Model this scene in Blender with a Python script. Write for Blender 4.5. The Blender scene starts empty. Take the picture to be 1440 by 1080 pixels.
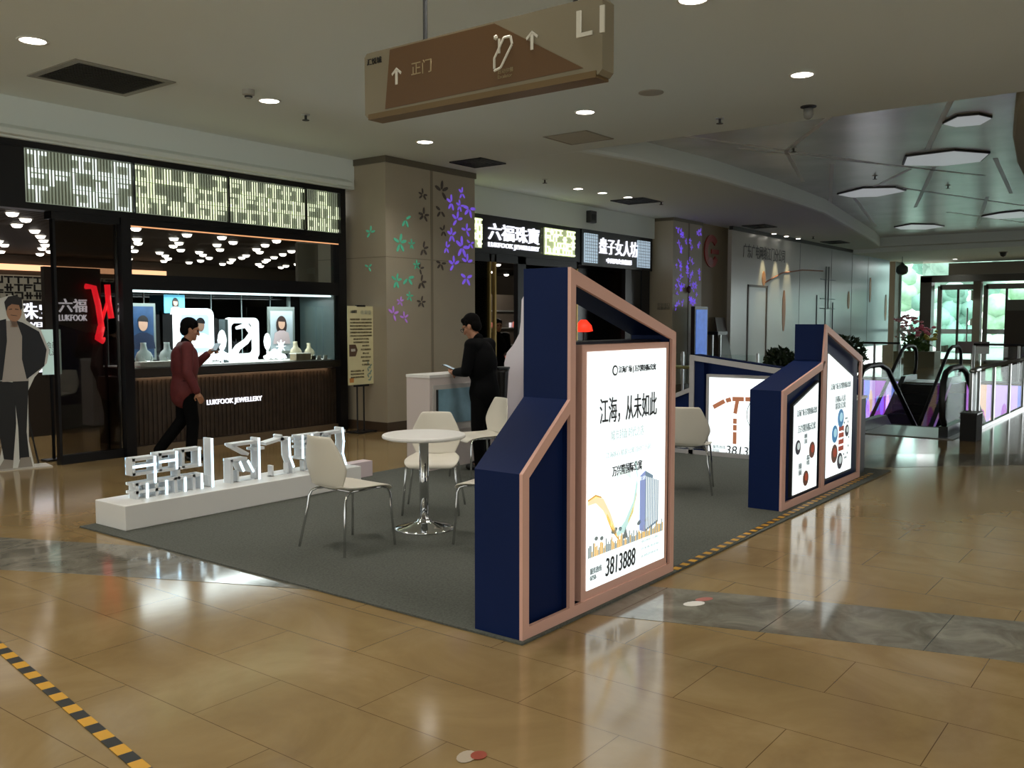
import bpy, bmesh, math, random
from mathutils import Vector, Matrix
PI=math.pi; R=math.radians
SC=bpy.context.scene; COL=SC.collection
random.seed(7)
# ------------------------------------------------------------------ camera, world, exposure
TH=R(37.2647); PITCH=R(3.962); CAMH=1.62
cd=bpy.data.cameras.new('camera'); cam=bpy.data.objects.new('camera',cd); COL.objects.link(cam)
cd.sensor_width=36; cd.lens=1285/1440*36; cd.clip_start=.05; cd.clip_end=400
fwd=Vector((math.cos(TH)*math.cos(PITCH),math.sin(TH)*math.cos(PITCH),-math.sin(PITCH)))
cam.location=(0,0,CAMH); cam.rotation_euler=fwd.to_track_quat('-Z','Y').to_euler()
SC.camera=cam
vs=SC.view_settings; vs.view_transform='Standard'; vs.look='None'; vs.gamma=1; vs.use_curve_mapping=False; vs.exposure=0.6
W=bpy.data.worlds.new('world'); SC.world=W; W.use_nodes=True
nt=W.node_tree; nt.nodes.clear()
out=nt.nodes.new('ShaderNodeOutputWorld'); bg=nt.nodes.new('ShaderNodeBackground')
tc=nt.nodes.new('ShaderNodeTexCoord'); sep=nt.nodes.new('ShaderNodeSeparateXYZ'); mr=nt.nodes.new('ShaderNodeMapRange')
mr.inputs['From Min'].default_value=.55; mr.inputs['From Max'].default_value=.85
mix=nt.nodes.new('ShaderNodeMix'); mix.data_type='RGBA'
mix.inputs[6].default_value=(.85,.87,.82,1); mix.inputs[7].default_value=(3.5,3.7,3.7,1)
nt.links.new(tc.outputs['Generated'],sep.inputs[0]); nt.links.new(sep.outputs['X'],mr.inputs['Value'])
nt.links.new(mr.outputs[0],mix.inputs[0]); nt.links.new(mix.outputs[2],bg.inputs['Color']); nt.links.new(bg.outputs[0],out.inputs[0])
def sun(name,rot,power,angle,color):
    d=bpy.data.lights.new(name,'SUN'); d.energy=power; d.angle=R(angle); d.color=color
    o=bpy.data.objects.new(name,d); o.rotation_euler=[R(a) for a in rot]; o.location=(60,0,30); COL.objects.link(o)
sun('overcast_sun',(12,-32,0),6.0,60,(.93,1,.98))
def area(name,loc,rot,sx,sy,power,color=(1,1,1),parent=None):
    d=bpy.data.lights.new(name,'AREA'); d.shape='RECTANGLE'; d.size=sx; d.size_y=sy; d.energy=power; d.color=color
    o=bpy.data.objects.new(name,d); o.location=loc; o.rotation_euler=[R(a) for a in rot]; COL.objects.link(o)
    if parent: o.parent=parent
    return o
# ------------------------------------------------------------------ materials
def lin(h):
    if isinstance(h,str):
        h=h.lstrip('#'); c=[int(h[i:i+2],16)/255 for i in (0,2,4)]
        return tuple(x/12.92 if x<=.04045 else ((x+.055)/1.055)**2.4 for x in c)
    return h
MC={}
def M(name,color='#808080',rough=.5,metal=0,em=None,es=0,spec=.5,coat=0,noise=0,nscale=6,bump=0,bscale=60,trans=0):
    if name in MC: return MC[name]
    m=bpy.data.materials.new(name); m.use_nodes=True; n=m.node_tree.nodes; l=m.node_tree.links
    b=n['Principled BSDF']; c=lin(color)
    b.inputs['Base Color'].default_value=(*c,1); b.inputs['Roughness'].default_value=rough
    b.inputs['Metallic'].default_value=metal; b.inputs['Specular IOR Level'].default_value=spec
    if coat: b.inputs['Coat Weight'].default_value=coat; b.inputs['Coat Roughness'].default_value=.05
    if em is not None:
        b.inputs['Emission Color'].default_value=(*lin(em),1); b.inputs['Emission Strength'].default_value=es
    if noise or bump:
        t=n.new('ShaderNodeTexCoord'); nz=n.new('ShaderNodeTexNoise'); nz.inputs['Scale'].default_value=nscale; nz.inputs['Detail'].default_value=6
        l.new(t.outputs['Object'],nz.inputs['Vector'])
        if noise:
            r=n.new('ShaderNodeValToRGB'); r.color_ramp.elements[0].position=.3; r.color_ramp.elements[1].position=.7
            r.color_ramp.elements[0].color=(*[x*(1-noise) for x in c],1); r.color_ramp.elements[1].color=(*[min(1,x*(1+noise)) for x in c],1)
            l.new(nz.outputs['Fac'],r.inputs[0]); l.new(r.outputs[0],b.inputs['Base Color'])
        if bump:
            n2=n.new('ShaderNodeTexNoise'); n2.inputs['Scale'].default_value=bscale; l.new(t.outputs['Object'],n2.inputs['Vector'])
            bp=n.new('ShaderNodeBump'); bp.inputs['Strength'].default_value=bump; bp.inputs['Distance'].default_value=.01
            l.new(n2.outputs['Fac'],bp.inputs['Height']); l.new(bp.outputs[0],b.inputs['Normal'])
    MC[name]=m; return m
def EM(name,color,s,base=None):
    return M(name,base or color,.5,0,color,s)
def GLC(name,tint,k):
    m=GL(name,tint,1,.01); n=m.node_tree.nodes; l=m.node_tree.links
    for q in n:
        if q.type=='MIX_SHADER':
            for k_ in list(q.inputs[0].links): l.remove(k_)
            q.inputs[0].default_value=k
    return m
def GL(name,tint=(.9,.96,.95),refl=1.0,rough=.02,ior=1.5):      # thin architectural pane: clear film plus Fresnel mirror
    if name in MC: return MC[name]
    m=bpy.data.materials.new(name); m.use_nodes=True; n=m.node_tree.nodes; l=m.node_tree.links; n.clear()
    o=n.new('ShaderNodeOutputMaterial'); t=n.new('ShaderNodeBsdfTransparent'); g=n.new('ShaderNodeBsdfGlossy'); f=n.new('ShaderNodeFresnel'); x=n.new('ShaderNodeMixShader')
    t.inputs[0].default_value=(*tint,1); g.inputs['Roughness'].default_value=rough; g.inputs[0].default_value=(refl,refl,refl,1); f.inputs['IOR'].default_value=ior
    l.new(f.outputs[0],x.inputs[0]); l.new(t.outputs[0],x.inputs[1]); l.new(g.outputs[0],x.inputs[2]); l.new(x.outputs[0],o.inputs[0])
    MC[name]=m; return m
def marble(name,c1,c2,c3,rough,tile=None,grout=None,sc=1.3):
    m=bpy.data.materials.new(name); m.use_nodes=True; n=m.node_tree.nodes; l=m.node_tree.links; b=n['Principled BSDF']
    t=n.new('ShaderNodeTexCoord'); nz=n.new('ShaderNodeTexNoise'); nz.inputs['Scale'].default_value=sc; nz.inputs['Detail'].default_value=9; nz.inputs['Roughness'].default_value=.62; nz.inputs['Distortion'].default_value=.8
    l.new(t.outputs['Object'],nz.inputs['Vector'])
    r=n.new('ShaderNodeValToRGB'); e=r.color_ramp.elements; e[0].position=.3; e[0].color=(*lin(c1),1); e[1].position=.72; e[1].color=(*lin(c3),1)
    k=e.new(.5); k.color=(*lin(c2),1); l.new(nz.outputs['Fac'],r.inputs[0]); col=r.outputs[0]
    if tile:
        br=n.new('ShaderNodeTexBrick'); mp=n.new('ShaderNodeMapping'); l.new(t.outputs['Object'],mp.inputs[0]); l.new(mp.outputs[0],br.inputs['Vector'])
        mp.inputs['Rotation'].default_value=(0,0,PI/2); mp.inputs['Location'].default_value=tile[2]
        br.inputs['Scale'].default_value=1; br.inputs['Brick Width'].default_value=tile[0]; br.inputs['Row Height'].default_value=tile[1]; br.inputs['Mortar Size'].default_value=.002; br.inputs['Mortar Smooth'].default_value=.1
        br.inputs['Color1'].default_value=(1,1,1,1); br.inputs['Color2'].default_value=(.955,.95,.94,1); br.inputs['Mortar'].default_value=(*lin(grout),1)
        mx=n.new('ShaderNodeMix'); mx.data_type='RGBA'; mx.blend_type='MULTIPLY'; mx.inputs[0].default_value=1
        l.new(col,mx.inputs[6]); l.new(br.outputs['Color'],mx.inputs[7]); col=mx.outputs[2]
    l.new(col,b.inputs['Base Color']); b.inputs['Roughness'].default_value=rough
    MC[name]=m; return m
WHITE=M('white_paint','#dcdbd2',.6); CEIL=M('ceiling_paint','#e2eae6',.8)
COLUMN=M('column_panel','#a89e8a',.45,noise=.03,nscale=2); BLACK=M('black_frame','#15161a',.35); BLACKM=M('matt_black','#0c0c0d',.7)
NAVY=M('navy_laminate','#0d1f4a',.5,spec=.12,noise=.05,nscale=3); COPPER=M('copper_pink_trim','#dcae9e',.45,.0); DNAVY=M('deep_navy','#0a1022',.5)
CHROME=M('chrome','#d9dadb',.08,1); STEEL=M('brushed_steel','#b4b6b6',.3,.9); PLASTIC=M('white_plastic','#dcd6c8',.35); WLAM=M('white_laminate','#e4e2de',.4)
GREY=M('mid_grey','#77776f',.6); DGREY=M('dark_grey','#2c2d2e',.5); RUB=M('black_rubber','#0b0b0c',.5)
CARPET=M('grey_carpet','#5f615b',.95,noise=.22,nscale=70,bump=.6,bscale=260,spec=.1)
FLOORM=marble('beige_marble_tiles','#836c47','#907952','#9d8761',.12,(1.0,.45,(.27,.13,0)),'#a89e8e')
STRIPM=marble('grey_marble_inlay','#5f5b50','#767266','#948f82',.08,(.75,5,(.3,2.5,0)),'#4a473f',3.5)
# ------------------------------------------------------------------ mesh helpers
class MB:
    def __init__(s): s.bm=bmesh.new(); s.mi=0
    def _tag(s,fs):
        for f in fs: f.material_index=s.mi
    def face(s,pts):
        f=s.bm.faces.new([s.bm.verts.new(p) for p in pts]); f.material_index=s.mi; return s
    def hexa(s,p):   # 8 points: bottom 4 ccw, top 4 ccw
        v=[s.bm.verts.new(q) for q in p]
        for q in ((3,2,1,0),(4,5,6,7),(0,1,5,4),(1,2,6,5),(2,3,7,6),(3,0,4,7)):
            s.bm.faces.new([v[i] for i in q]).material_index=s.mi
        return s
    def box(s,x0,x1,y0,y1,z0,z1):
        x0,x1=sorted((x0,x1)); y0,y1=sorted((y0,y1)); z0,z1=sorted((z0,z1))
        return s.hexa([(x0,y0,z0),(x1,y0,z0),(x1,y1,z0),(x0,y1,z0),(x0,y0,z1),(x1,y0,z1),(x1,y1,z1),(x0,y1,z1)])
    def prism(s,pts,fn,a,b):   # polygon pts (u,v) extruded between a and b; fn(u,v,w)->xyz
        n=len(pts); A=[s.bm.verts.new(fn(u,v,a)) for u,v in pts]; B=[s.bm.verts.new(fn(u,v,b)) for u,v in pts]
        fs=[s.bm.faces.new(A[::-1]),s.bm.faces.new(B)]+[s.bm.faces.new([A[i],A[(i+1)%n],B[(i+1)%n],B[i]]) for i in range(n)]
        s._tag(fs); return s
    def tube(s,pts,r,seg=10,caps=True):
        pts=[Vector(p) for p in pts]; rs=r if isinstance(r,(list,tuple)) else [r]*len(pts); rings=[]; prev=None
        for i,p in enumerate(pts):
            t=(pts[min(i+1,len(pts)-1)]-pts[max(i-1,0)]).normalized()
            if prev is None:
                a=Vector((0,0,1)) if abs(t.z)<.9 else Vector((1,0,0)); n=t.cross(a).normalized()
            else: n=(prev-t*prev.dot(t)).normalized()
            prev=n; b=t.cross(n)
            rings.append([s.bm.verts.new(p+(n*math.cos(2*PI*k/seg)+b*math.sin(2*PI*k/seg))*rs[i]) for k in range(seg)])
        for A,B in zip(rings,rings[1:]):
            for k in range(seg): s.bm.faces.new([A[k],A[(k+1)%seg],B[(k+1)%seg],B[k]]).material_index=s.mi
        if caps: s._tag([s.bm.faces.new(rings[0][::-1]),s.bm.faces.new(rings[-1])])
        return s
    def cyl(s,p0,p1,r,seg=20): return s.tube([p0,p1],r,seg)
    def lathe(s,prof,c=(0,0,0),seg=32):
        rings=[]
        for r,z in prof: rings.append([s.bm.verts.new((c[0]+max(r,1e-4)*math.cos(2*PI*k/seg),c[1]+max(r,1e-4)*math.sin(2*PI*k/seg),c[2]+z)) for k in range(seg)])
        for A,B in zip(rings,rings[1:]):
            for k in range(seg): s.bm.faces.new([A[k],A[(k+1)%seg],B[(k+1)%seg],B[k]]).material_index=s.mi
        s._tag([s.bm.faces.new(rings[0][::-1]),s.bm.faces.new(rings[-1])]); return s
    def ball(s,c,r,sub=2,sc=(1,1,1),rot=None):
        mt=Matrix.Translation(c)@(rot or Matrix.Identity(4))@Matrix.Diagonal((r*sc[0],r*sc[1],r*sc[2],1))
        g=bmesh.ops.create_icosphere(s.bm,subdivisions=sub,radius=1,matrix=mt)
        for v in g['verts']:
            for f in v.link_faces: f.material_index=s.mi
        return s
    def cap(s,a,b,ra,rb,seg=14):   # tapered capsule
        a,b=Vector(a),Vector(b); d=(b-a); L=d.length; d.normalize(); pts=[];rs=[]
        for k in range(5):
            q=-PI/2+PI/2*k/4; pts.append(a+d*math.sin(q)*ra*.999); rs.append(max(1e-3,ra*math.cos(q)))
        for k in range(5):
            q=PI/2*k/4; pts.append(b+d*math.sin(q)*rb*.999); rs.append(max(1e-3,rb*math.cos(q)))
        return s.tube(pts,rs,seg)
    def build(s,name,mat,parent=None,world=False,smooth=False,bevel=0,remesh=0,solid=0,iters=5):
        bmesh.ops.recalc_face_normals(s.bm,faces=s.bm.faces[:])
        me=bpy.data.meshes.new(name); s.bm.to_mesh(me); s.bm.free()
        for m in (mat if isinstance(mat,(list,tuple)) else [mat]): me.materials.append(m)
        o=bpy.data.objects.new(name,me); COL.objects.link(o)
        if smooth:
            for p in me.polygons: p.use_smooth=True
        if solid:
            q=o.modifiers.new('solid','SOLIDIFY'); q.thickness=solid; q.offset=0
        if bevel:
            q=o.modifiers.new('bevel','BEVEL'); q.width=bevel; q.segments=2; q.limit_method='ANGLE'
        if remesh:
            q=o.modifiers.new('remesh','REMESH'); q.mode='VOXEL'; q.voxel_size=remesh; q.use_smooth_shade=True
            q=o.modifiers.new('smooth','SMOOTH'); q.factor=.5; q.iterations=iters
        if parent:
            if world: me.transform(wm(parent).inverted())
            o.parent=parent
        return o
def wm(o):
    L=Matrix.LocRotScale(o.location,o.rotation_euler,None)
    return wm(o.parent)@L if o.parent else L
def rbox(x0,x1,y0,y1,z0,z1): return MB().box(x0,x1,y0,y1,z0,z1)
def tag(o,label=None,cat=None,group=None,kind=None):
    if label: o['label']=label
    if cat: o['category']=cat
    if group: o['group']=group
    if kind: o['kind']=kind
    return o
def thing(name,label,cat,loc=(0,0,0),rz=0,group=None):
    o=bpy.data.objects.new(name,None); o.empty_display_size=.1; COL.objects.link(o); o.location=loc; o.rotation_euler=(0,0,rz)
    return tag(o,label,cat,group)
def struct(o): o['kind']='structure'; return o
def dup(root,loc,rz=None,label=None,group=None):
    def cp(o,par):
        c=o.copy(); COL.objects.link(c)
        if par is not None: c.parent=par
        for ch in list(o.children): cp(ch,c)
        return c
    r=cp(root,None); r.location=loc
    if rz is not None: r.rotation_euler=(0,0,rz)
    if label: r['label']=label
    if group: r['group']=group
    return r
ROT={'-Y':(PI/2,0,0),'-X':(PI/2,0,-PI/2),'+Y':(PI/2,0,PI)}
def text(name,body,c,h,mat,face='-Y',w=None,ext=.002,off=0,shear=0,parent=None,world=True,spacing=1):
    cu=bpy.data.curves.new(name,'FONT'); cu.body=body; cu.extrude=.01; cu.offset=off; cu.shear=shear; cu.resolution_u=3; cu.space_character=spacing
    o=bpy.data.objects.new(name,cu); COL.objects.link(o)
    dg=bpy.context.evaluated_depsgraph_get(); me=bpy.data.meshes.new_from_object(o.evaluated_get(dg)); bpy.data.objects.remove(o)
    xs=[v.co.x for v in me.vertices]; ys=[v.co.y for v in me.vertices]
    sy=h/(max(ys)-min(ys)); sx=sy if w is None else w/(max(xs)-min(xs))
    me.transform(Matrix.Diagonal((sx,sy,ext/.01,1))@Matrix.Translation((-(max(xs)+min(xs))/2,-(max(ys)+min(ys))/2,0)))
    me.transform(Matrix.Translation(c)@Matrix.LocRotScale(None,__import__('mathutils').Euler(ROT[face]),None))
    me.materials.clear(); me.materials.append(mat)
    o=bpy.data.objects.new(name,me); COL.objects.link(o)
    if parent:
        if world: me.transform(wm(parent).inverted())
        o.parent=parent
    return o
FY=lambda u,v,w:(u,w,v)      # polygon in the XZ plane, extruded along Y
FX=lambda u,v,w:(w,u,v)      # polygon in the YZ plane, extruded along X
FZ=lambda u,v,w:(u,v,w)
def flat(pts,y,t=.004): return MB().prism(pts,FY,y,y+t)
def ell(cx,cz,rx,rz,n=20,rot=0):
    return [(cx+rx*math.cos(a)*math.cos(rot)-rz*math.sin(a)*math.sin(rot),cz+rx*math.cos(a)*math.sin(rot)+rz*math.sin(a)*math.cos(rot)) for a in [2*PI*i/n for i in range(n)]]
# ------------------------------------------------------------------ the setting
ZC=3.97
f=MB()
for x0,x1,y0,y1 in ((-9,13.5,-16,26),(13.5,26.5,-16,2.72),(13.5,26.5,8,26),(26.5,42,-16,26)): f.box(x0,x1,y0,y1,-.3,0)
struct(f.build('floor',FLOORM))
def arc(pu,pl,y0,y1,n=24):
    ev=lambda P,y:P[0]+P[1]*y+P[2]*y*y
    m=MB()
    for i in range(n):
        a=y0+(y1-y0)*i/n; b=y0+(y1-y0)*(i+1)/n
        m.hexa([(ev(pl,a),a,0),(ev(pu,a),a,0),(ev(pu,b),b,0),(ev(pl,b),b,0),(ev(pl,a),a,.002),(ev(pu,a),a,.002),(ev(pu,b),b,.002),(ev(pl,b),b,.002)])
    return m
struct(arc((5.72,-.285,-.0125),(5.0,-.24,-.0225),-8,10.2,40).build('trim_1',STRIPM))
struct(arc((13.9,-.78,0),(13.1,-.95,0),-4,3.2,10).build('trim_2',STRIPM))
curve=[(10.8,7.05),(12.1,6.8),(14.1,6.63),(17.3,6.64),(20.3,6.8),(25.4,7.57),(28.5,8.05),(30.5,8.45),(31.6,8.9),(32.2,9.5)]
struct(rbox(-9,10.8,-16,10.1,ZC,4.6).build('ceiling',CEIL))
c2=MB(); c2.prism(curve+[(32.2,12.5),(10.8,12.5)],FZ,ZC,4.6); struct(c2.build('ceiling_soffit',CEIL,bevel=.06))
METAL=M('perforated_metal_ceiling','#e2e6e6',.26,.15,noise=.12,nscale=1.2,bump=.35,bscale=3)
struct(rbox(10.8,31.5,-16,9.6,4.28,4.6).build('ceiling_metal',METAL))
struct(rbox(31.2,38.4,-16,14,3.85,4.6).build('ceiling_entrance',CEIL))
struct(rbox(30.7,31.2,-16,8.7,4.0,4.6).build('trim_3',CEIL))
struct(MB().prism([(10.82,1.62),(11.9,1.85),(13.75,2.16),(16,2.44),(17.7,2.58),(20,2.4),(22,1.8),(23,0),(23,-8),(10.82,-8)],FZ,ZC,4.27).build('ceiling_side',M('ceiling_warm','#a8a187',.7),bevel=.08))
# joint lines and prints of the metal ceiling
j=MB()
for a,b in (((10.9,3.2),(14.2,5.4)),((12.2,2.6),(15.4,3.6)),((13.5,5.9),(18.8,3.4)),((15.8,5.2),(21.5,7.1)),((17.2,3.9),(23,5.6)),((12.0,6.2),(16.2,4.6)),((19.6,5.0),(24.6,3.4)),((20.3,6.2),(27,7.6)),((22,3.9),(29,5.4)),((16.9,2.9),(21.7,3.4)),((24.5,5.2),(30.2,3.6)),((14.2,5.4),(17.5,6.3)),((17.2,4.3),(19.0,5.4))):
    a,b=Vector((*a,0)),Vector((*b,0)); n=(b-a).normalized().cross(Vector((0,0,1)))*.035
    q=[a-n,a+n,b+n,b-n]; j.hexa([(p.x,p.y,4.274) for p in q]+[(p.x,p.y,4.282) for p in q])
struct(j.build('trim_4',M('pale_joint_line','#eef2f2',.4)))
# walls: bulkhead over the shops, void sides, far walls
struct(rbox(-9,11.45,10.08,10.3,3.54,4.6).build('wall_bulkhead',CEIL))
struct(MB().prism([(9.98,3.62),(10.1,3.68),(10.1,3.56),(9.98,3.56)],FX,-9,9.3).build('trim_5',CEIL,bevel=.01))
struct(rbox(11.4,18.9,10.25,10.5,3.5,4.6).build('wall_shopfront',CEIL))
SHOPW=M('shop_wall','#5b5348',.6)
struct(rbox(0,23,20.3,20.5,0,3.4).build('wall_shop_back',SHOPW))
struct(rbox(-.2,0,10.35,20.3,0,3.4).build('wall_shop_side',M('shop_side_wall','#3a352f',.5)))
struct(rbox(0,15.9,10.35,11.5,3.05,3.2).build('ceiling_shop_front',M('brown_slat_ceiling','#4c3c2c',.5,noise=.1))); struct(rbox(0,22.5,11.5,20.3,3.05,3.2).build('ceiling_shop',M('brown_slat_ceiling','#4c3c2c',.5,noise=.1)))
sl=MB()
for i in range(80): sl.box(0,15.9 if i<9 else 22.5,10.5+i*.12,10.54+i*.12,3.01,3.05)
struct(sl.build('ceiling_shop_slats',M('dark_slat','#2e241b',.5)))
struct(rbox(22.5,22.62,11.6,20.3,0,3.2).build('wall_shop_divider',SHOPW))
VD=M('void_wall','#191a1e',.5)
for k,(x0,x1,y0,y1) in enumerate(((13.3,13.5,2.72,8),(13.5,26.5,2.6,2.72),(13.5,26.5,8,8.15),(26.5,26.7,2.72,8))):
    struct(rbox(x0,x1,y0,y1,-4.6,-.3).build('wall_void_'+('near','right','left','far')[k],VD))
struct(rbox(13.3,26.7,2.6,8.15,-4.7,-4.6).build('floor_lower',M('lower_floor','#6c6350',.2)))
WARMW=M('beige_wall','#a39a88',.6)
struct(rbox(37.2,37.5,-16,-6,0,3.9).build('wall_blocker_far',WARMW)); struct(rbox(14,37.2,-16.2,-16,0,4.3).build('wall_blocker_right',WARMW))  # unseen walls added to block the bright sky from glass reflections
struct(rbox(16.03,18.93,10.9,11.0,2.75,3.5).build('wall_dark_upper',M('dark_upper','#0e0f12',.5)))
# ------------------------------------------------------------------ columns
def flower(mb,cx,cz,r,fn,w,rng):
    for k in range(5):
        if rng.random()<.2: continue
        a=rng.random()*.5+k*2*PI/5; d=r*.55
        mb.prism(ell(cx+d*math.cos(a),cz+d*math.sin(a),r*.42,r*.16,8,a),fn,w,w+.006)
def petal_print(spots,fn,w,mat,name,par,seed,side=-1):
    rng=random.Random(seed); m=MB()
    for cx,cz,r in spots: flower(m,cx,cz,r,fn,w,rng)
    return m.build(name,mat,par)
PURP=EM('purple_cutout','#7a58e0',.42); GREEN=EM('green_cutout','#4fae8c',.2); PINK=EM('violet_cutout','#a070c0',.25); HOLE=M('unlit_cutout','#564d48',.6)
c=thing('column','wide square beige column with lit flower cut-outs behind the easel sign','column')
rbox(9.42,11.42,9.44,11.4,.14,3.88).build('shaft',COLUMN,c)
rbox(9.41,11.43,9.43,11.41,0,.14).build('plinth',M('brown_plinth','#4a3b2c',.4),c)
rbox(9.40,11.44,9.42,11.42,3.88,ZC).build('crown_strip',M('bronze_strip','#6e6759',.4,.4),c)
g=rbox(10.37,10.42,9.434,9.44,.14,3.88); g.box(9.42,11.42,9.435,9.44,2.535,2.545); g.box(9.415,9.42,9.44,11.4,2.535,2.545); g.build('panel_joint',M('joint_taupe','#857d6c',.7),c)  # column joints in a darker tone of the panel colour
petal_print([(10.85,3.45,.13),(11.1,3.62,.1),(11.28,3.4,.16),(10.98,3.2,.14),(11.2,3.05,.12),(10.85,2.95,.12),(11.1,2.78,.18),(11.22,2.55,.14),(10.72,2.75,.1),(11.05,3.42,.1),(10.9,2.5,.14),(11.2,2.3,.15),(11.3,2.85,.1)],FY,9.43,PURP,'purple_cutouts',c,1)
petal_print([(9.82,3.1,.13),(9.7,2.75,.15),(9.86,2.25,.14),(9.62,2.2,.12),(9.95,2.75,.08),(10.05,2.45,.08),(9.9,1.98,.08)],FY,9.43,GREEN,'green_cutouts',c,2)
petal_print([(9.55,1.72,.12),(9.78,1.66,.1),(9.7,1.9,.08)],FY,9.43,PINK,'violet_cutouts',c,3)
petal_print([(10.15,2.2,.12),(10.2,2.7,.12),(10.22,3.2,.12),(10.15,1.9,.1),(10.62,3.6,.17),(10.6,3.3,.13),(10.66,3.0,.1),(10.6,2.5,.12),(10.2,3.5,.1),(10.12,2.4,.1)],FY,9.431,HOLE,'unlit_cutouts',c,4)
petal_print([(9.75,2.9,.1),(9.8,2.4,.08)],FX,9.413,GREEN,'side_cutouts',c,5)
c=thing('column','farther beige column covered in purple flower lights beside the black shopfront','column')
rbox(18.95,20.45,9.8,11.5,.14,3.9).build('shaft',COLUMN,c); rbox(18.93,20.47,9.78,11.5,3.9,ZC).build('crown_strip',MC['bronze_strip'],c)
rbox(18.94,20.46,9.79,11.5,0,.14).build('plinth',MC['brown_plinth'],c); rbox(19.72,19.77,9.794,9.8,.14,3.9).build('panel_joint',MC['joint_taupe'],c)
rng=random.Random(11)
petal_print([(19.1+rng.random()*1.25,1.9+rng.random()*1.85,.06+rng.random()*.05) for _ in range(52)],FY,9.79,PURP,'purple_cutouts',c,6)
text('notice_lettering','安全出口\n疏散通道',(18.938,10.02,1.95),.16,GREY,'-X',parent=c)
struct(rbox(20.45,22.6,9.85,10.1,0,ZC).build('wall_recess',M('tan_wall','#8e7f66',.6)))
# ------------------------------------------------------------------ ceiling fixtures
LENS=EM('lamp_lens','#fff6e6',9); RING=M('lamp_ring','#e8e6de',.4)
def downlight(name,label,group,x,y,r,power,z=ZC,color=(1,.95,.88)):
    t=thing(name,label,'ceiling light',(x,y,z),0,group)
    MB().lathe([(r*.98,0),(r*1.18,-.004),(r*1.18,-.012),(r*.98,-.012),(r*.96,0)],(0,0,0),28).build('trim_ring',RING,t,smooth=True)
    MB().lathe([(0,-.004),(r*.96,-.004),(r*.96,-.008),(0,-.008)],(0,0,0),28).build('lamp_lens',LENS,t)
    if power:
        d=bpy.data.lights.new('lamp','SPOT'); d.energy=power; d.color=color; d.spot_size=R(135); d.spot_blend=.9; d.shadow_soft_size=r
        o=bpy.data.objects.new('lamp',d); COL.objects.link(o); o.parent=t; o.location=(0,0,-.03)
    return t
DL=[(3.81,7.95,'large round downlight beside the square ceiling grille, nearest the left edge'),(6.35,8.09,'round downlight in the white ceiling beside the smoke detector'),(9.02,8.30,'round downlight just in front of the flower-lit column top'),
    (8.84,5.69,'round downlight right of the hanging sign, near the ceiling hatch'),(8.77,3.19,'round downlight nearest the hanging dome camera, brightest on the right'),(6.26,3.10,'round downlight cut by the top edge above the hanging sign')]
d0=None
for x,y,lb in DL:
    if d0 is None: d0=downlight('recessed_downlight',lb,'large downlights in the white ceiling',x,y,.105,72)
    else: dup(d0,(x,y,ZC),None,lb,'large downlights in the white ceiling')
for x,y in ((6.3,5.6),(3.7,5.5),(3.6,2.9),(1.1,7.9),(1.1,5.4),(1.0,2.9),(-1.5,5.4),(-1.5,2.9),(3.6,.4),(6.2,.4),(8.8,.5),(1.0,.4)):
    dup(d0,(x,y,ZC),None,'round recessed downlight in the white ceiling outside the photographed view','downlights out of view')
sm=None
for x,y,lb in ((13.83,9.04,'small downlight leftmost of the three before the black shop sign'),(14.55,8.98,'small downlight in the middle of the three before the black shop sign'),(15.34,8.90,'small downlight touching the dark square vent, rightmost of three')):
    if sm is None: sm=downlight('small_downlight',lb,'small downlights before the second shopfront',x,y,.085,55,color=(.9,1,.95))
    else: dup(sm,(x,y,ZC),None,lb)
def wallspot(x,lb,color,grp,y=9.25):
    t=thing('wall_washer_spotlight',lb,'ceiling light',(x,y,ZC),0,grp)
    MB().lathe([(.03,0),(.075,0),(.075,-.05),(.06,-.06),(.03,-.05)],(0,0,0),20).build('housing',RING,t,smooth=True)
    MB().lathe([(0,-.052),(.062,-.052),(.055,-.064),(0,-.064)],(0,0,0),20).build('lamp_lens',LENS,t)
    d=bpy.data.lights.new('lamp','SPOT'); d.energy=75; d.color=color; d.spot_size=R(34); d.spot_blend=.7; d.shadow_soft_size=.03
    o=bpy.data.objects.new('lamp',d); COL.objects.link(o); o.parent=t; o.location=(0,0,-.09); o.rotation_euler=(R(9),0,0)
for k,x in enumerate((23.6,24.5,25.4)): wallspot(x,'warm spotlight %s washing the hoarding beside the dark company lettering'%('leftmost of three','in the middle of three','rightmost of three')[k],(1,.85,.5),'warm spotlights over the hoarding')
for k,x in enumerate((33.6,34.4,35.2)): wallspot(x,'cool spotlight %s at the far blue end of the hoarding'%('leftmost of three','in the middle of three','rightmost of three')[k],(.85,.95,1),'cool spotlights over the hoarding')
def grille(name,label,x0,x1,y0,y1,n,z=ZC):
    cx,cy=(x0+x1)/2,(y0+y1)/2; t=thing(name,label,'ceiling vent',(cx,cy,z)); a,b=(x1-x0)/2,(y1-y0)/2; w=.07*min(1,a*2)
    m=MB()
    for q in ((-a,a,-b,-b+w),(-a,a,b-w,b),(-a,-a+w,-b+w,b-w),(a-w,a,-b+w,b-w)): m.box(*q,-.012,.0)
    m.build('frame',M('vent_frame','#8d8b80',.5),t)
    rbox(-a+w,a-w,-b+w,b-w,-.003,0).build('backing',BLACKM,t)
    m=MB()
    for i in range(n):
        y=-b+w+(2*b-2*w)*(i+.5)/n; h=(b-w)/n*.5
        m.hexa([(-a+w,y-h,-.012),(a-w,y-h,-.012),(a-w,y-h*.4,-.012),(-a+w,y-h*.4,-.012),(-a+w,y,-.002),(a-w,y,-.002),(a-w,y+h*.6,-.002),(-a+w,y+h*.6,-.002)])
    m.build('slats',M('vent_slat','#5e5c54',.5),t)
grille('air_vent','large square slatted air grille in the white ceiling at upper left',4.30,5.31,8.2,9.12,17)
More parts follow.
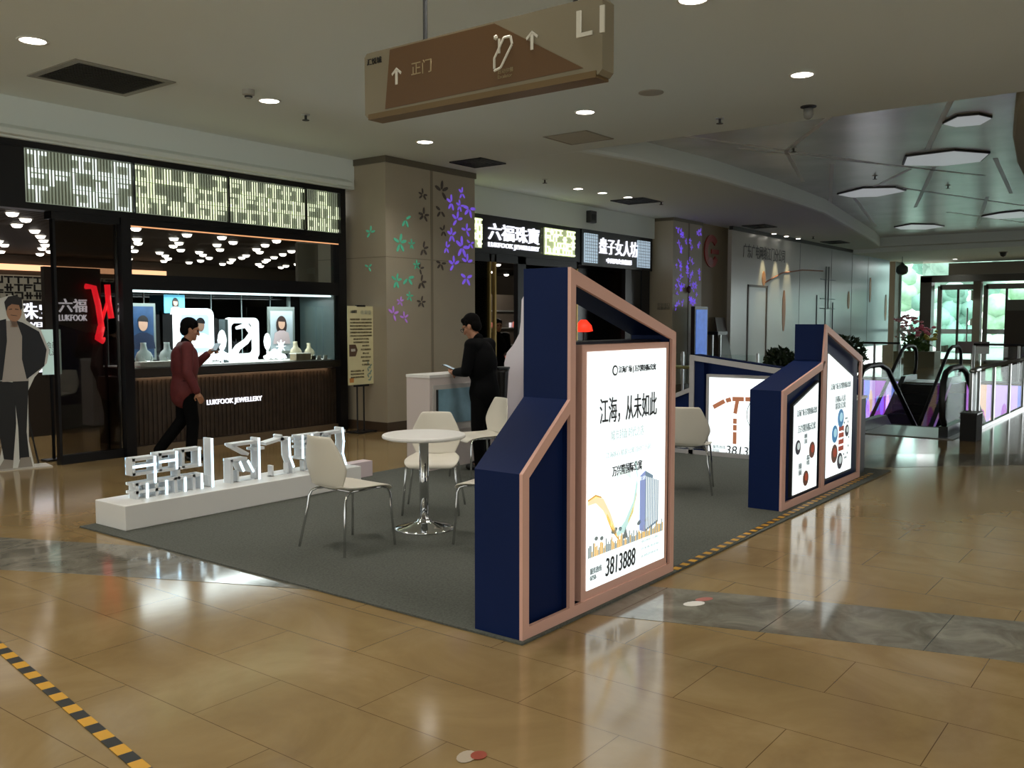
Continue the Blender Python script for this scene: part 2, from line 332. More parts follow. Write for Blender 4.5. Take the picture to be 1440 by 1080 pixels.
def diffuser(label,cx,cy,a,b,mat,name='air_diffuser'):
    t=thing(name,label,'ceiling vent',(cx,cy,ZC))
    m=MB()
    for k in range(4):
        s=1-k*.24; u,v,w=a*s,b*s,.018
        for q in ((-u,u,-v,-v+w),(-u,u,v-w,v),(-u,-u+w,-v,v),(u-w,u,-v,v)): m.box(*q,-.02+.003*k,-.001)
    m.build('louvres',mat,t); rbox(-a,a,-b,b,-.006,-.002).build('backing',BLACKM if mat is DGREY else mat,t)
diffuser('dark square air diffuser in the ceiling beside the flower column',10.66,8.75,.3,.3,DGREY)
diffuser('dark square air diffuser above the black shop sign with characters',15.9,9.05,.36,.36,DGREY)
diffuser('dark flat air diffuser over the start of the grey hoarding',22.0,9.0,.4,.3,DGREY); diffuser('dark flat air diffuser over the middle of the hoarding',27.8,9.0,.45,.3,DGREY)
t=thing('ceiling_hatch','square access hatch in the white ceiling near the metallic ceiling edge','hatch',(10.02,6.55,ZC)); rbox(-.3,.3,-.3,.3,-.006,0).build('panel',M('hatch_panel','#b8b5a8',.7),t)
m=MB(); [m.box(*q,-.009,0) for q in ((-.32,.32,-.33,-.31),(-.32,.32,.31,.33),(-.33,-.31,-.33,.33),(.31,.33,-.33,.33))]; m.build('frame',M('hatch_frame','#8f8c80',.6),t)
t=thing('smoke_detector','small cylindrical detector on the white ceiling beside a downlight','detector',(5.94,7.9,ZC)); MB().lathe([(.0,0),(.062,0),(.062,-.05),(.035,-.06),(.03,-.085),(0,-.085)]).build('body',M('detector_grey','#a9a89f',.5),t); MB().lathe([(.034,-.06),(.04,-.062),(.04,-.075),(.034,-.078)]).build('sensor_ring',DGREY,t)
def sprinkler(x,y,z,lb):
    t=thing('fire_sprinkler',lb,'sprinkler',(x,y,z),0,'ceiling sprinklers'); MB().lathe([(0,0),(.05,0),(.045,-.012),(.0,-.012)]).build('escutcheon',STEEL,t); MB().lathe([(.014,-.012),(.014,-.06),(.04,-.062),(.04,-.068),(0,-.068)]).build('head',DGREY,t); return t
sp=sprinkler(7.03,8.31,ZC,'small sprinkler head on the ceiling above the shop pattern sign')
for x,y,z,lb in ((10.06,4.62,ZC,'small sprinkler head on the ceiling left of the dome camera'),(12.6,8.9,ZC,'small sprinkler head on the soffit over the second shop'),(16.3,8.7,ZC,'small sprinkler head on the soffit beside the far dark diffuser'),(14.0,5.2,4.28,'sprinkler head on the metallic ceiling nearest the white ceiling edge'),(17.6,5.0,4.28,'sprinkler head on the metallic ceiling in the middle'),(19.7,4.2,4.28,'sprinkler head on the metallic ceiling farthest along'),(25.6,8.9,ZC,'small sprinkler head over the hoarding spotlights')): dup(sp,(x,y,z),None,lb)
t=thing('ceiling_speaker','round grey flush loudspeaker in the white ceiling','speaker',(8.52,4.68,ZC)); MB().lathe([(0,0),(.115,0),(.115,-.008),(0,-.01)]).build('grille',M('speaker_grille','#97948a',.6),t); MB().lathe([(.115,0),(.13,0),(.13,-.006),(.115,-.01)]).build('rim',M('speaker_rim','#aaa79c',.5),t)
t=thing('dome_camera','small dome camera hanging at the edge of the white ceiling','camera',(10.11,3.6,ZC)); MB().lathe([(0,0),(.085,0),(.085,-.012),(.03,-.02),(.03,-.03),(0,-.03)]).build('mount',DGREY,t); MB().lathe([(.05,-.028),(.055,-.09),(.045,-.12),(.02,-.14),(0,-.142)]).build('dome',M('camera_dome','#8a8a86',.25),t,smooth=True)
t=thing('exit_box','small dark box fixed to the bulkhead above the black shop sign','box',(16.1,10.2,3.75)); rbox(-.12,.12,-.06,.05,-.12,.12).build('body',DGREY,t,bevel=.01); rbox(-.07,.07,-.066,-.06,-.07,.05).build('grille',BLACKM,t)
def hexpanel(pts,lb):
    cx=sum(p[0] for p in pts)/len(pts); cy=sum(p[1] for p in pts)/len(pts); t=thing('ceiling_hex_panel',lb,'ceiling panel',(cx,cy,4.28),0,'hexagonal panels in the metallic ceiling')
    q=[(x-cx,y-cy) for x,y in pts]; MB().prism(q,FZ,-.03,-.001).build('frame',DGREY,t); MB().prism([(x*.95,y*.95) for x,y in q],FZ,-.04,-.03).build('panel',M('hex_panel','#c9ccd0',.35,em='#d4d8dc',es=.22),t)  # panel material given a faint emission to lift its tone
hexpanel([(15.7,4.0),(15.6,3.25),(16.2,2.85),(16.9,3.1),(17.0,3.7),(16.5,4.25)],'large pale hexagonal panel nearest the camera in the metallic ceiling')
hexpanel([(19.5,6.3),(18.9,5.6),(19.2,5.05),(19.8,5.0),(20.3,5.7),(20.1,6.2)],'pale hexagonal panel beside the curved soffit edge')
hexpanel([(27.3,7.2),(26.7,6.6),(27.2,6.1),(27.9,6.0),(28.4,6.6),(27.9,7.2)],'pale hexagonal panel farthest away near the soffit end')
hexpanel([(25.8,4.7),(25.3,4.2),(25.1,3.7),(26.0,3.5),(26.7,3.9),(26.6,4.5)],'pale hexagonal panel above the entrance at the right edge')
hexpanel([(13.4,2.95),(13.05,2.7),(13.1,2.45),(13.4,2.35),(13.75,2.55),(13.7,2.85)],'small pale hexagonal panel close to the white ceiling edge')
t=thing('pendant_lantern','dark bell-shaped pendant hanging before the far glass wall','pendant',(33.8,8.6,3.85)); MB().cyl((0,0,0),(0,0,-.25),.01,8).build('cord',BLACK,t); MB().lathe([(.02,-.2),(.09,-.28),(.19,-.36),(.2,-.52),(.15,-.6),(.04,-.64)]).build('shade',M('lantern_green','#3c4743',.3),t,smooth=True)
t=thing('ceiling_camera','dark dome camera on the far entrance ceiling','camera',(33.4,5.4,3.85)); MB().lathe([(0,0),(.1,0),(.1,-.06),(.07,-.14),(0,-.17)]).build('dome',DGREY,t,smooth=True); MB().lathe([(.1,0),(.13,0),(.13,-.02),(.1,-.02)]).build('mount',GREY,t)
for x,y,lb in ((37.8,7.4,'round downlight in the entrance ceiling beside the pendant'),(37.0,4.6,'round downlight in the entrance ceiling over the doors')): dup(sm,(x-1.6,y,3.85),None,lb,'entrance ceiling downlights')
# ------------------------------------------------------------------ hanging sign
SX=3.62
SIGNB=M('sign_bronze','#6f5a38',.4,.2); SIGNW=M('sign_olive','#857c66',.4); SIGND=M('sign_brown','#64482a',.35,.1); LET=M('sign_white_print','#d9d6c8',.5)
t=thing('hanging_sign','long brown directional sign marked L1 hanging from the ceiling','sign',(SX,2.9,2.74))
y0,y1,zb,zt=2.24,3.78,2.74,3.09
def sgn(p): return [(y,z) for y,z in p]
MB().prism(sgn([(y0+.02,zb),(y1-.02,zb),(y1,zb+.02),(y1,zt-.02),(y1-.02,zt),(y0+.02,zt),(y0,zt-.02),(y0,zb+.02)]),FX,SX,SX+.1).build('body',SIGNW,t,world=True)
MB().prism(sgn([(y0+.1,zb+.04),(y1-.16,zb+.03),(y1-.2,zt-.01),(y0+.62,zt-.01)]),FX,SX-.004,SX).build('brown_face',SIGND,t,world=True)
MB().box(SX-.006,SX+.106,y0+.03,y1-.03,zb-.012,zb+.018).build('bottom_rail',SIGNB,t,world=True)
text('level_lettering','L1',(SX-.006,2.3,2.98),.12,LET,'-X',w=.15,ext=.004,off=.01,parent=t)
def arrow(y,z,s):
    m=MB(); m.box(SX-.007,SX-.003,y-.1*s,y+.1*s,z-.5*s,z+.4*s)
    for sg in (1,-1): m.prism([(y,z+.55*s),(y+sg*.02*s,z+.38*s),(y+sg*.36*s,z+.08*s),(y+sg*.42*s,z+.22*s)],FX,SX-.007,SX-.003)
    return m
arrow(3.53,2.93,.085).build('arrow_mark',LET,t,world=True); arrow(2.63,2.955,.085).build('arrow_mark',LET,t,world=True)
text('direction_lettering','正门',(SX-.005,3.35,2.95),.07,M('sign_faint_print','#9d8d6a',.5),'-X',parent=t)
m=MB(); 
for a,b in (((2.86,2.86),(2.86,2.91)),((2.86,2.91),(2.80,3.0)),((2.80,3.0),(2.76,3.0)),((2.83,2.93),(2.83,3.0)),((2.76,3.0),(2.75,2.96)),((2.75,2.96),(2.82,2.86)),((2.82,2.86),(2.86,2.85))): m.tube([(SX-.004,*a),(SX-.004,*b)],.007,6)
m.ball((SX-.004,2.85,3.01),.014,1); m.build('escalator_pictogram',LET,t,world=True)
text('small_lettering','自动扶梯\nEscalator',(SX-.005,2.79,2.83),.045,MC['sign_faint_print'],'-X',parent=t)
text('logo_lettering','汇悦城',(SX-.005,3.7,3.04),.035,BLACK,'-X',parent=t)
for y in (3.37,2.42): MB().cyl((SX+.05,y,zt),(SX+.05,y,ZC),.012,8).build('suspension_rod',DGREY,t,world=True)
# ------------------------------------------------------------------ carpet, tapes, litter
tag(rbox(3.58,10.25,2.66,6.99,.002,.012).build('event_carpet',CARPET),'large dark grey carpet laid under the white chairs and light boxes','carpet')
def tape(name,label,pts,w=.05,step=.075,z=.002):
    a,b=Vector((*pts[0],0)),Vector((*pts[1],0)); d=(b-a); L=d.length; d.normalize(); n=d.cross(Vector((0,0,1)))*w/2; m=MB(); k=0; x=0
    while x<L:
        e=min(x+step,L); m.mi=k%2; sk=d*.03
        q=[a+d*x-n,a+d*e-n,a+d*e+n+sk*0,a+d*x+n]; m.hexa([(p.x,p.y,z) for p in q]+[(p.x,p.y,z+.0025) for p in q]); x=e; k+=1
    tag(m.build(name,[M('tape_yellow','#c79422',.5),M('tape_black','#1b1d1c',.4)]),label,'tape')
tape('hazard_tape','black and yellow hazard tape across the floor at the lower left',[(2.12,5.6),(1.55,1.7)],.055,.085)
tape('hazard_tape','black and yellow tape along the carpet edge between the light boxes',[(5.27,2.687),(9.95,2.77)],.05,.06,.0125)
def scrap(name,label,parts):
    t=thing(name,label,'floor sticker',(parts[0][0][0],parts[0][0][1],.003))
    for k,(c,a,b,rot,mt) in enumerate(parts): MB().prism(ell(c[0],c[1],a,b,14,rot),FZ,.0022+.0005*k,.0035+.0005*k).build(('backing','print')[min(k,1)],mt,t,world=True)
scrap('floor_sticker','torn white and red sticker on the floor at the bottom edge',[((2.52,2.13),.05,.035,.3,M('dull_white','#a89a86',.5)),((2.555,2.10),.035,.03,.3,M('dull_red','#8e3a22',.5))])
scrap('floor_sticker','torn white and pink sticker on the grey marble band',[((4.72,2.28),.07,.04,-.5,M('paper_white','#d5d0c6',.5)),((4.83,2.27),.06,.03,-.5,M('dull_pink','#9b5a4e',.5))])
# ------------------------------------------------------------------ display kiosks
LIT=EM('lit_screen','#eef7f8',.7); PRT=M('screen_print_dark','#3a3c40',.6); PALE=EM('screen_print_pale','#b4c0c0',.6); PALE2=EM('screen_print_grey','#7d8788',.35)
def pr(c,s=.8): return EM('print_'+c.lstrip('#'),c,s*.62)
def frame_poly(outer,inner,y0,y1):
    m=MB(); n=len(outer)
    for i in range(n):
        j=(i+1)%n; a,b,c,d=outer[i],outer[j],inner[j],inner[i]
        m.hexa([(a[0],y0,a[1]),(b[0],y0,b[1]),(c[0],y0,c[1]),(d[0],y0,d[1]),(a[0],y1,a[1]),(b[0],y1,b[1]),(c[0],y1,c[1]),(d[0],y1,d[1])])
    return m
t=thing('light_box_display','tall navy light box display nearest the camera with a copper frame','display stand',(4.4,2.82,0))
F=2.68; B=2.99
o1=[(3.61,0),(4.07,0),(4.07,1.19),(4.035,1.19),(3.61,.845)]; i1=[(3.665,.06),(4.04,.06),(4.04,1.115),(4.03,1.115),(3.665,.815)]
o2=[(4.035,0),(5.24,0),(5.24,1.535),(4.035,1.89)]; i2=[(4.085,.06),(5.19,.06),(5.19,1.49),(4.085,1.80)]
m=frame_poly(o2,i2,F,F+.02); m.hexa([(3.61,F,0),(4.035,F,0),(4.035,F,.06),(3.61,F,.06),(3.61,F+.02,0),(4.035,F+.02,0),(4.035,F+.02,.06),(3.61,F+.02,.06)])
for q in ([(3.61,.06),(3.665,.06),(3.665,.82),(3.61,.845)],[(3.61,.845),(3.665,.82),(4.035,1.115),(4.035,1.19)]): m.prism(q,FY,F,F+.02)
m.build('copper_frame',COPPER,t,world=True)
sh=frame_poly(o2,[(4.06,.03),(5.215,.03),(5.215,1.515),(4.06,1.855)],F+.02,B)
for q in ([(3.61,0),(4.06,0),(4.06,.03),(3.61,.03)],[(3.61,.03),(3.635,.03),(3.635,.84),(3.61,.845)],[(3.61,.845),(3.635,.83),(4.06,1.175),(4.06,1.21)]): sh.prism(q,FY,F+.02,B)
sh.build('carcass',NAVY,t,world=True)
MB().prism([(3.635,.03),(4.06,.03),(4.06,1.175),(3.635,.83)],FY,F+.05,F+.07).build('side_panel',NAVY,t,world=True)
rbox(4.06,5.215,F+.1,B-.01,.03,1.49).build('back_panel',DNAVY,t,world=True)
lb=rbox(4.165,5.165,F+.012,F+.1,.06,1.475); lbx=lb.build('screen_box',COPPER,t,world=True)
sx0,sx1,sz0,sz1=4.215,5.12,.11,1.438
scr=rbox(sx0,sx1,F+.006,F+.012,sz0,sz1).build('lit_screen',LIT,t,world=True)
P=F+.003
cxm=(sx0+sx1)/2
m=MB(); m.prism(ell(4.50,1.325,.03,.03),FY,P,P+.002); m.build('logo_ring',PRT,scr,world=True); MB().prism(ell(4.50,1.325,.02,.02),FY,P-.001,P+.001).build('logo_center',LIT,scr,world=True)
text('title_lettering','江海广场 | 万兴隆国际公寓',(4.76,P,1.325),.045,PRT,w=.44,parent=scr)
text('headline_lettering','江海，从未如此',(cxm,P,1.10),.15,PRT,w=.66,parent=scr)
text('subtitle_lettering','城市封面 时代之选',(cxm-.02,P,.955),.06,PALE,w=.38,parent=scr)
text('fine_lettering','江海核心·精装公寓·首付三万起',(cxm,P,.845),.035,PALE,w=.52,parent=scr)
text('name_lettering','万兴隆国际公寓',(cxm-.02,P,.745),.06,PRT,w=.34,parent=scr)
text('fine_lettering','城市中心 一席难求',(cxm,P,.66),.025,pr('#d9e2e2',.95),w=.4,parent=scr)
text('phone_lettering','3813888',(4.58,P,.2),.105,PRT,w=.34,shear=.12,parent=scr)
text('hotline_lettering','服务热线\n0750-',(4.305,P,.195),.07,PALE2,w=.12,parent=scr)
for k in range(3): text('fine_lettering',('项目地址 江海区','开发商 投资商','本资料仅供参考')[k],(4.93,P,.27-.045*k),.016,PALE,w=.22,parent=scr)
gold=pr('#c9a04a',.7); pale_gold=pr('#e6d9b0',.95); teal=pr('#b9dcd8',.95)
def ribbon(pts,ws,mat,nm):
    m=MB()
    for i in range(len(pts)-1):
        a,b=pts[i],pts[i+1]; m.prism([(a[0],a[1]-ws[i]),(b[0],b[1]-ws[i+1]),(b[0],b[1]+ws[i+1]),(a[0],a[1]+ws[i])],FY,P,P+.002)
    m.build(nm,mat,scr,world=True)
ribbon([(4.22,.60),(4.30,.61),(4.38,.57),(4.46,.47),(4.53,.37)],[.012,.02,.035,.035,.012],pale_gold,'silk_swirl')
ribbon([(4.22,.615),(4.30,.63),(4.36,.615)],[.004,.008,.003],gold,'silk_swirl'); ribbon([(4.42,.50),(4.48,.42),(4.55,.34)],[.014,.022,.004],gold,'silk_swirl')
ribbon([(4.53,.37),(4.62,.40),(4.72,.50),(4.77,.66),(4.74,.80)],[.012,.03,.035,.03,.008],teal,'silk_swirl'); ribbon([(4.66,.42),(4.72,.49),(4.76,.58)],[.008,.018,.004],gold,'silk_swirl')
ribbon([(4.52,.70),(4.60,.74),(4.68,.70),(4.72,.60)],[.006,.02,.02,.006],pr('#d8e8e6',.98),'silk_swirl')
m=MB(); m.prism([(4.80,.345),(4.865,.325),(4.865,.70),(4.80,.675)],FY,P,P+.002); m.build('tower_side',pr('#8f9fd0',.75),scr,world=True)
m=MB(); m.prism([(4.865,.325),(5.03,.36),(5.03,.62),(4.96,.64),(4.96,.66),(4.865,.70)],FY,P,P+.002); m.build('tower_front',pr('#7f97ac',.6),scr,world=True)
m=MB()
for k in range(7): m.prism([(4.875+k*.022,.34+k*.005),(4.885+k*.022,.342+k*.005),(4.885+k*.022,.66-k*.006),(4.875+k*.022,.665-k*.006)],FY,P-.001,P+.001)
m.build('tower_windows',pr('#e2edf2',.95),scr,world=True)
rg=random.Random(5); m=MB(); m2=MB()
for k in range(70):
    x=4.225+k*.0125; b=.29+.03*math.sin(k*.5)*0; h=.03+rg.random()*.05
    (m if rg.random()<.6 else m2).prism([(x,b),(x+.007,b),(x+.007,b+h),(x,b+h)],FY,P,P+.002)
for k in range(12): m2.prism(ell(4.3+rg.random()*.75,.37+rg.random()*.035,.018,.012,8),FY,P,P+.002)
m2.prism([(4.60,.33),(4.66,.33),(4.63,.40)],FY,P,P+.002)
tag(m.build('skyline_strip',gold,scr,world=True),kind='stuff'); tag(m2.build('skyline_figures',PALE2,scr,world=True),kind='stuff')
t.location.z=.012
# second kiosk
t=thing('light_box_display','farther navy light box display with two food posters by the hazard tape','display stand',(8.5,2.95,0))
F=2.805; B=3.1
o=[(7.44,0),(9.62,0),(9.62,1.24),(8.48,1.575),(8.48,1.24),(7.44,1.02)]
m=MB()
for q in ([(7.44,0),(9.62,0),(9.62,.06),(7.44,.06)],[(7.44,.06),(7.52,.06),(7.52,.98),(7.44,1.02)],[(7.44,1.02),(7.52,.98),(8.42,1.16),(8.48,1.24)],[(8.42,.06),(8.52,.06),(8.52,1.5),(8.48,1.575),(8.42,1.22)],[(8.48,1.575),(8.52,1.5),(9.56,1.19),(9.62,1.24)],[(9.56,.06),(9.62,.06),(9.62,1.24),(9.56,1.19)]): m.prism(q,FY,F,F+.02)
m.build('copper_frame',COPPER,t,world=True)
m=MB(); m.prism([(7.44,0),(8.48,0),(8.48,1.24),(7.44,1.02)],FY,F+.05,B); m.prism([(8.48,0),(9.62,0),(9.62,1.24),(8.48,1.575)],FY,F+.05,B)
for q in ([(7.44,0),(7.46,0),(7.46,1.0),(7.44,1.02)],[(8.46,1.2),(8.48,1.2),(8.48,1.575),(8.46,1.57)]): m.prism(q,FY,F+.02,F+.05)
m.prism([(7.44,1.02),(7.46,1.0),(8.46,1.2),(8.48,1.24)],FY,F+.02,F+.05); m.build('carcass',NAVY,t,world=True)
rbox(9.62,9.98,F+.06,B+.35,0,.79).build('end_cabinet',DGREY,t,world=True); rbox(9.62,10.0,F+.05,B+.37,.79,.815).build('end_cabinet_top',WLAM,t,world=True)
S1=[(7.74,.09),(8.34,.09),(8.34,1.04),(7.74,.87)]; S2=[(8.60,.12),(9.36,.12),(9.36,1.05),(8.60,1.30)]
SCR2=[]
for S in (S1,S2):
    cx=sum(p[0] for p in S)/4; cz=sum(p[1] for p in S)/4
    MB().prism([(cx+(x-cx)*1.06,cz+(z-cz)*1.04) for x,z in S],FY,F+.02,F+.05).build('screen_box',DGREY,t,world=True)
    SCR2.append(MB().prism(S,FY,F+.014,F+.02).build('lit_screen',LIT,t,world=True))
P=F+.011
text('title_lettering','江海广场·万兴隆国际公寓',(8.05,P,.8),.06,PALE2,w=.5,parent=SCR2[0]); text('subtitle_lettering','万兴隆国际公寓',(8.05,P,.66),.07,PALE2,w=.44,parent=SCR2[0])
text('title_lettering','江海广场·万兴隆国际公寓',(8.98,P,.98),.06,PALE2,w=.6,parent=SCR2[1]); text('subtitle_lettering','国际人居\n精装公寓',(8.98,P,.82),.13,PALE2,w=.3,parent=SCR2[1])
brown=pr('#6a4436',.35); blue=pr('#4a86b4',.6); red=pr('#a8472f',.5); dark=pr('#3a3a46',.3); sky=pr('#a8d4e8',.8)
for (x,z,r,mt,mt2) in ((7.84,.5,.065,dark,PALE),(8.2,.44,.075,brown,red),(8.05,.2,.07,brown,red),(9.0,.66,.09,blue,sky),(8.83,.52,.085,blue,sky),(8.83,.33,.09,brown,red),(9.0,.24,.08,dark,PALE),(9.2,.52,.06,dark,PALE)):
    pc=MB().prism(ell(x,z,r,r),FY,P,P+.002).build('food_picture',mt,SCR2[x>8.5],world=True); MB().prism(ell(x+.01,z+.01,r*.55,r*.5),FY,P-.001,P+.001).build('food_detail',mt2,SCR2[x>8.5],world=True)
m=MB()
for k in range(4): m.box(8.95,9.1,P,P+.002,.34+k*.065,.385+k*.065)
m.build('menu_block',red,SCR2[1],world=True)
m=MB()
for k in range(14): a=k*2*PI/14; m.prism(ell(9.17+.09*math.cos(a),.45+.2*math.sin(a),.016,.012,8),FY,P,P+.002)
m.build('steam_curl',PALE2,SCR2[1],world=True)
text('caption_lettering','咖啡\n美食',(8.03,P,.56),.09,PALE2,w=.07,parent=SCR2[0]); text('caption_lettering','购物\n休闲',(7.9,P,.3),.11,PALE2,w=.07,parent=SCR2[0]); text('caption_lettering','甜品\n时光',(8.1,P,.36),.09,PALE2,w=.07,parent=SCR2[0])
t.location.z=.012
# third kiosk, facing -X
t=thing('light_box_display','white-framed light box with a road map poster at the back of the carpet','display stand',(10.2,4.3,0))
X0=10.05
WF=M('white_trim','#b9b6b6',.4)
m=MB()
for q in ([(4.96,0),(4.90,0),(4.90,1.15),(4.96,1.20)],[(4.96,1.20),(4.90,1.13),(3.0,.90),(3.0,.97)],[(5.55,0),(3.0,0),(3.0,.05),(5.55,.05)],[(3.0,0),(3.06,0),(3.06,.95),(3.0,.97)],[(4.96,.80),(4.96,.745),(5.50,.53),(5.55,.56)],[(5.55,.56),(5.50,.56),(5.50,0),(5.55,0)]): m.prism(q,FX,X0,X0+.02)
m.build('white_frame',WF,t,world=True)
m=MB(); m.prism([(4.96,0),(3.0,0),(3.0,.97),(4.96,1.20)],FX,X0+.14,X0+.3); m.prism([(5.55,0),(4.96,0),(4.96,.80),(5.55,.56)],FX,X0+.02,X0+.3); m.box(X0+.02,X0+.14,4.78,4.92,.03,1.12); m.build('carcass',NAVY,t,world=True)
rbox(X0+.05,X0+.14,3.2,4.76,.02,.97).build('screen_box',WF,t,world=True); scr=rbox(X0+.044,X0+.05,3.24,4.72,.05,.935).build('lit_screen',LIT,t,world=True)
P=X0+.04; road=pr('#b0704f',.6); road2=pr('#d9c07a',.8)
def road_seg(pts,w,mt):
    m=MB()
    for a,b in zip(pts,pts[1:]):
        d=Vector((b[0]-a[0],b[1]-a[1])); d.normalize(); n=Vector((-d.y,d.x))*w
        m.prism([(a[0]-n.x,a[1]-n.y),(b[0]-n.x,b[1]-n.y),(b[0]+n.x,b[1]+n.y),(a[0]+n.x,a[1]+n.y)],FX,P,P+.003)
    m.build('map_road',mt,scr,world=True)
for a,b in (((4.66,.58),(4.52,.66)),((4.5,.665),(4.44,.685)),((4.42,.69),(4.28,.695)),((4.26,.695),(4.13,.70))): road_seg([a,b],.025,road)
road_seg([(4.10,.70),(3.9,.69),(3.6,.66)],.025,road2)
for a,b in (((4.36,.67),(4.385,.52)),((4.385,.46),(4.385,.40)),((4.385,.385),(4.385,.32)),((4.385,.30),(4.385,.16))): road_seg([a,b],.022,road)
m=MB()
for k in range(20): a=k*2*PI/20; b=(k+1)*2*PI/20; m.tube([(P,4.05+.19*math.cos(a),.52+.22*math.sin(a)),(P,4.05+.19*math.cos(b),.52+.22*math.sin(b))],.004,5)
m.build('map_circle',PALE2,scr,world=True)
text('phone_lettering','3813888',(P,4.24,.085),.1,PRT,'-X',w=.5,shear=.12,parent=scr); text('hotline_lettering','服务热线\n0750-',(P,4.58,.09),.08,PALE2,'-X',w=.16,parent=scr)
t.location.z=.012
# ------------------------------------------------------------------ chairs
def make_chair(label):
    t=thing('white_chair',label,'chair',(0,0,0),0,'white plastic chairs on chrome legs')
    def sheet(prof,name):
        m=MB(); rows=[]
        for (x,z,w,dish) in prof:
            rows.append([m.bm.verts.new((x-dish*(1-abs(u))*0-dish*(u*u)*0+ (dish*u*u if name=='backrest' else 0),u*w/2,z+(0 if name=='backrest' else dish*u*u))) for u in [i/5-1 for i in range(11)]])
        for a,b in zip(rows,rows[1:]):
            for k in range(10): m.bm.faces.new([a[k],a[k+1],b[k+1],b[k]])
        o=m.build(name,PLASTIC,t,smooth=True,solid=.012)
        q=o.modifiers.new('sub','SUBSURF'); q.levels=1; q.render_levels=1
        return o
    sheet([(.25,.405,.36,.0),(.245,.43,.42,.0),(.21,.452,.45,.0),(.12,.452,.46,.012),(0,.446,.45,.018),(-.1,.446,.42,.02),(-.16,.452,.37,.02),(-.19,.468,.34,.018)],'seat')
    sheet([(-.19,.468,.34,.018),(-.205,.50,.36,.03),(-.215,.55,.41,.04),(-.225,.60,.46,.045),(-.235,.65,.43,.045),(-.245,.71,.385,.04),(-.258,.78,.31,.032),(-.266,.83,.26,.025)],'backrest')
    for sy in (1,-1):
        MB().tube([(.12,sy*.17,.438),(.17,sy*.185,.438),(.205,sy*.2,.425),(.22,sy*.205,.39),(.225,sy*.21,.3),(.24,sy*.235,.012)],.0095,8).build('leg',CHROME,t,smooth=True)
        MB().tube([(-.08,sy*.15,.432),(-.13,sy*.175,.43),(-.165,sy*.19,.415),(-.18,sy*.2,.38),(-.19,sy*.205,.3),(-.235,sy*.25,.012)],.0095,8).build('leg',CHROME,t,smooth=True)
    m=MB()
    for sy in (1,-1): m.tube([(.12,sy*.17,.438),(-.08,sy*.15,.432)],.0095,8)
    m.tube([(.12,-.17,.436),(.12,.17,.436)],.0085,8); m.tube([(-.08,-.15,.43),(-.08,.15,.43)],.0085,8); m.build('under_frame',CHROME,t,smooth=True)
    return t
CH=make_chair('white plastic chair seen from behind beside the lit letter plinth'); CH.location=(4.42,4.84,0); CH.rotation_euler=(0,0,R(-3))
dup(CH,(5.72,5.19,0),R(216),'white plastic chair behind the round table, facing the camera')
dup(CH,(7.2,5.88,0),R(158),'white plastic chair beside the man in the black suit')
dup(CH,(5.18,4.07,0),R(100),'white plastic chair mostly hidden behind the tall navy light box')
dup(CH,(7.86,3.89,0),R(22),'white plastic chair seen from behind in front of the map light box')
t=thing('bistro_table','round white table on a chrome pedestal between the white chairs','table',(5.16,4.78,.012))
MB().lathe([(0,.705),(.30,.705),(.318,.712),(.322,.722),(.318,.734),(.31,.738),(0,.738)],seg=48).build('tabletop',WLAM,t,smooth=False)
MB().lathe([(.036,.05),(.036,.70)],seg=24).build('column',CHROME,t,smooth=True)
MB().lathe([(.23,0),(.232,.008),(.22,.014),(.15,.028),(.08,.05),(.055,.06),(.05,.075),(.038,.078)],seg=48).build('base',CHROME,t,smooth=True)
# ------------------------------------------------------------------ plinth with lit letters
t=thing('letter_plinth','long low white plinth carrying illuminated letters on the carpet edge','plinth',(4.9,6.74,0))
rbox(3.70,6.15,6.53,6.97,.012,.205).build('body',WLAM,t,world=True,bevel=.006); rbox(6.16,6.62,6.86,7.0,.012,.17).build('end_block',M('white_laminate_warm','#d9c9cc',.4),t,world=True)
LEDW=EM('letter_glow','#d8f2ff',1.2); LETW=M('letter_acrylic','#dfe3e6',.35)
def glyph(label,x0,w,bars,h=.335):
    g=thing('illuminated_letter',label,'letter',(x0+w/2,6.76,.205),0,'illuminated letters on the white plinth')
    m=MB(); q=MB()
    for a in bars:
        u0,v0,u1,v1=a[:4]; th=.025
        U=lambda u:(u-.5)*w
        p0=Vector((U(u0),v0*h)); p1=Vector((U(u1),v1*h)); d=(p1-p0).normalized(); n=Vector((-d.y,d.x))*th/2; p0-=d*th/2*.8; p1+=d*th/2*.8
        m.prism([tuple(p0-n),tuple(p1-n),tuple(p1+n),tuple(p0+n)],FY,-.05,.05)
        n*=.8
        if len(a)>4: q.prism([tuple(p0-n),tuple(p1-n),tuple(p1+n),tuple(p0+n)],FY,-.056,-.05)
        q.prism([tuple(p0-n),tuple(p1-n),tuple(p1+n),tuple(p0+n)],FY,.05,.056)
    m.build('letter_body',LETW,g); q.build('lit_face',LEDW,g)
    ft=MB(); ft.box(-w*.3,-w*.3+.02,-.03,.03,-.004,.1); ft.box(w*.3-.02,w*.3,-.03,.03,-.004,.1); ft.box(-w*.3,w*.3,-.03,.03,-.002,.006); ft.build('foot',LETW,g)
glyph('leftmost lit letter, a wide grid of strokes at the near plinth end',3.885,.61,[(0,.95,.3,.95),(0,.6,0,.95),(.3,.6,.3,.95,1),(0,.78,.3,.78,1),(.36,1,.64,1),(.38,.62,.38,1),(.62,.62,.62,1,1),(.38,.82,.62,.82,1),(.7,1.02,1,1.02),(.72,.62,.72,1.02),(.97,.62,.97,1.02,1),(0,.6,1,.6),(.3,.36,.3,.6,1),(.65,.36,.65,.6),(0,.36,1,.36),(.04,0,.04,.36),(.18,0,.18,.32,1),(.32,0,.32,.36),(.46,0,.46,.32,1),(.6,0,.6,.36),(.74,0,.74,.32,1),(.88,0,.88,.36),(1,0,1,.36,1),(0,.16,.5,.16)])
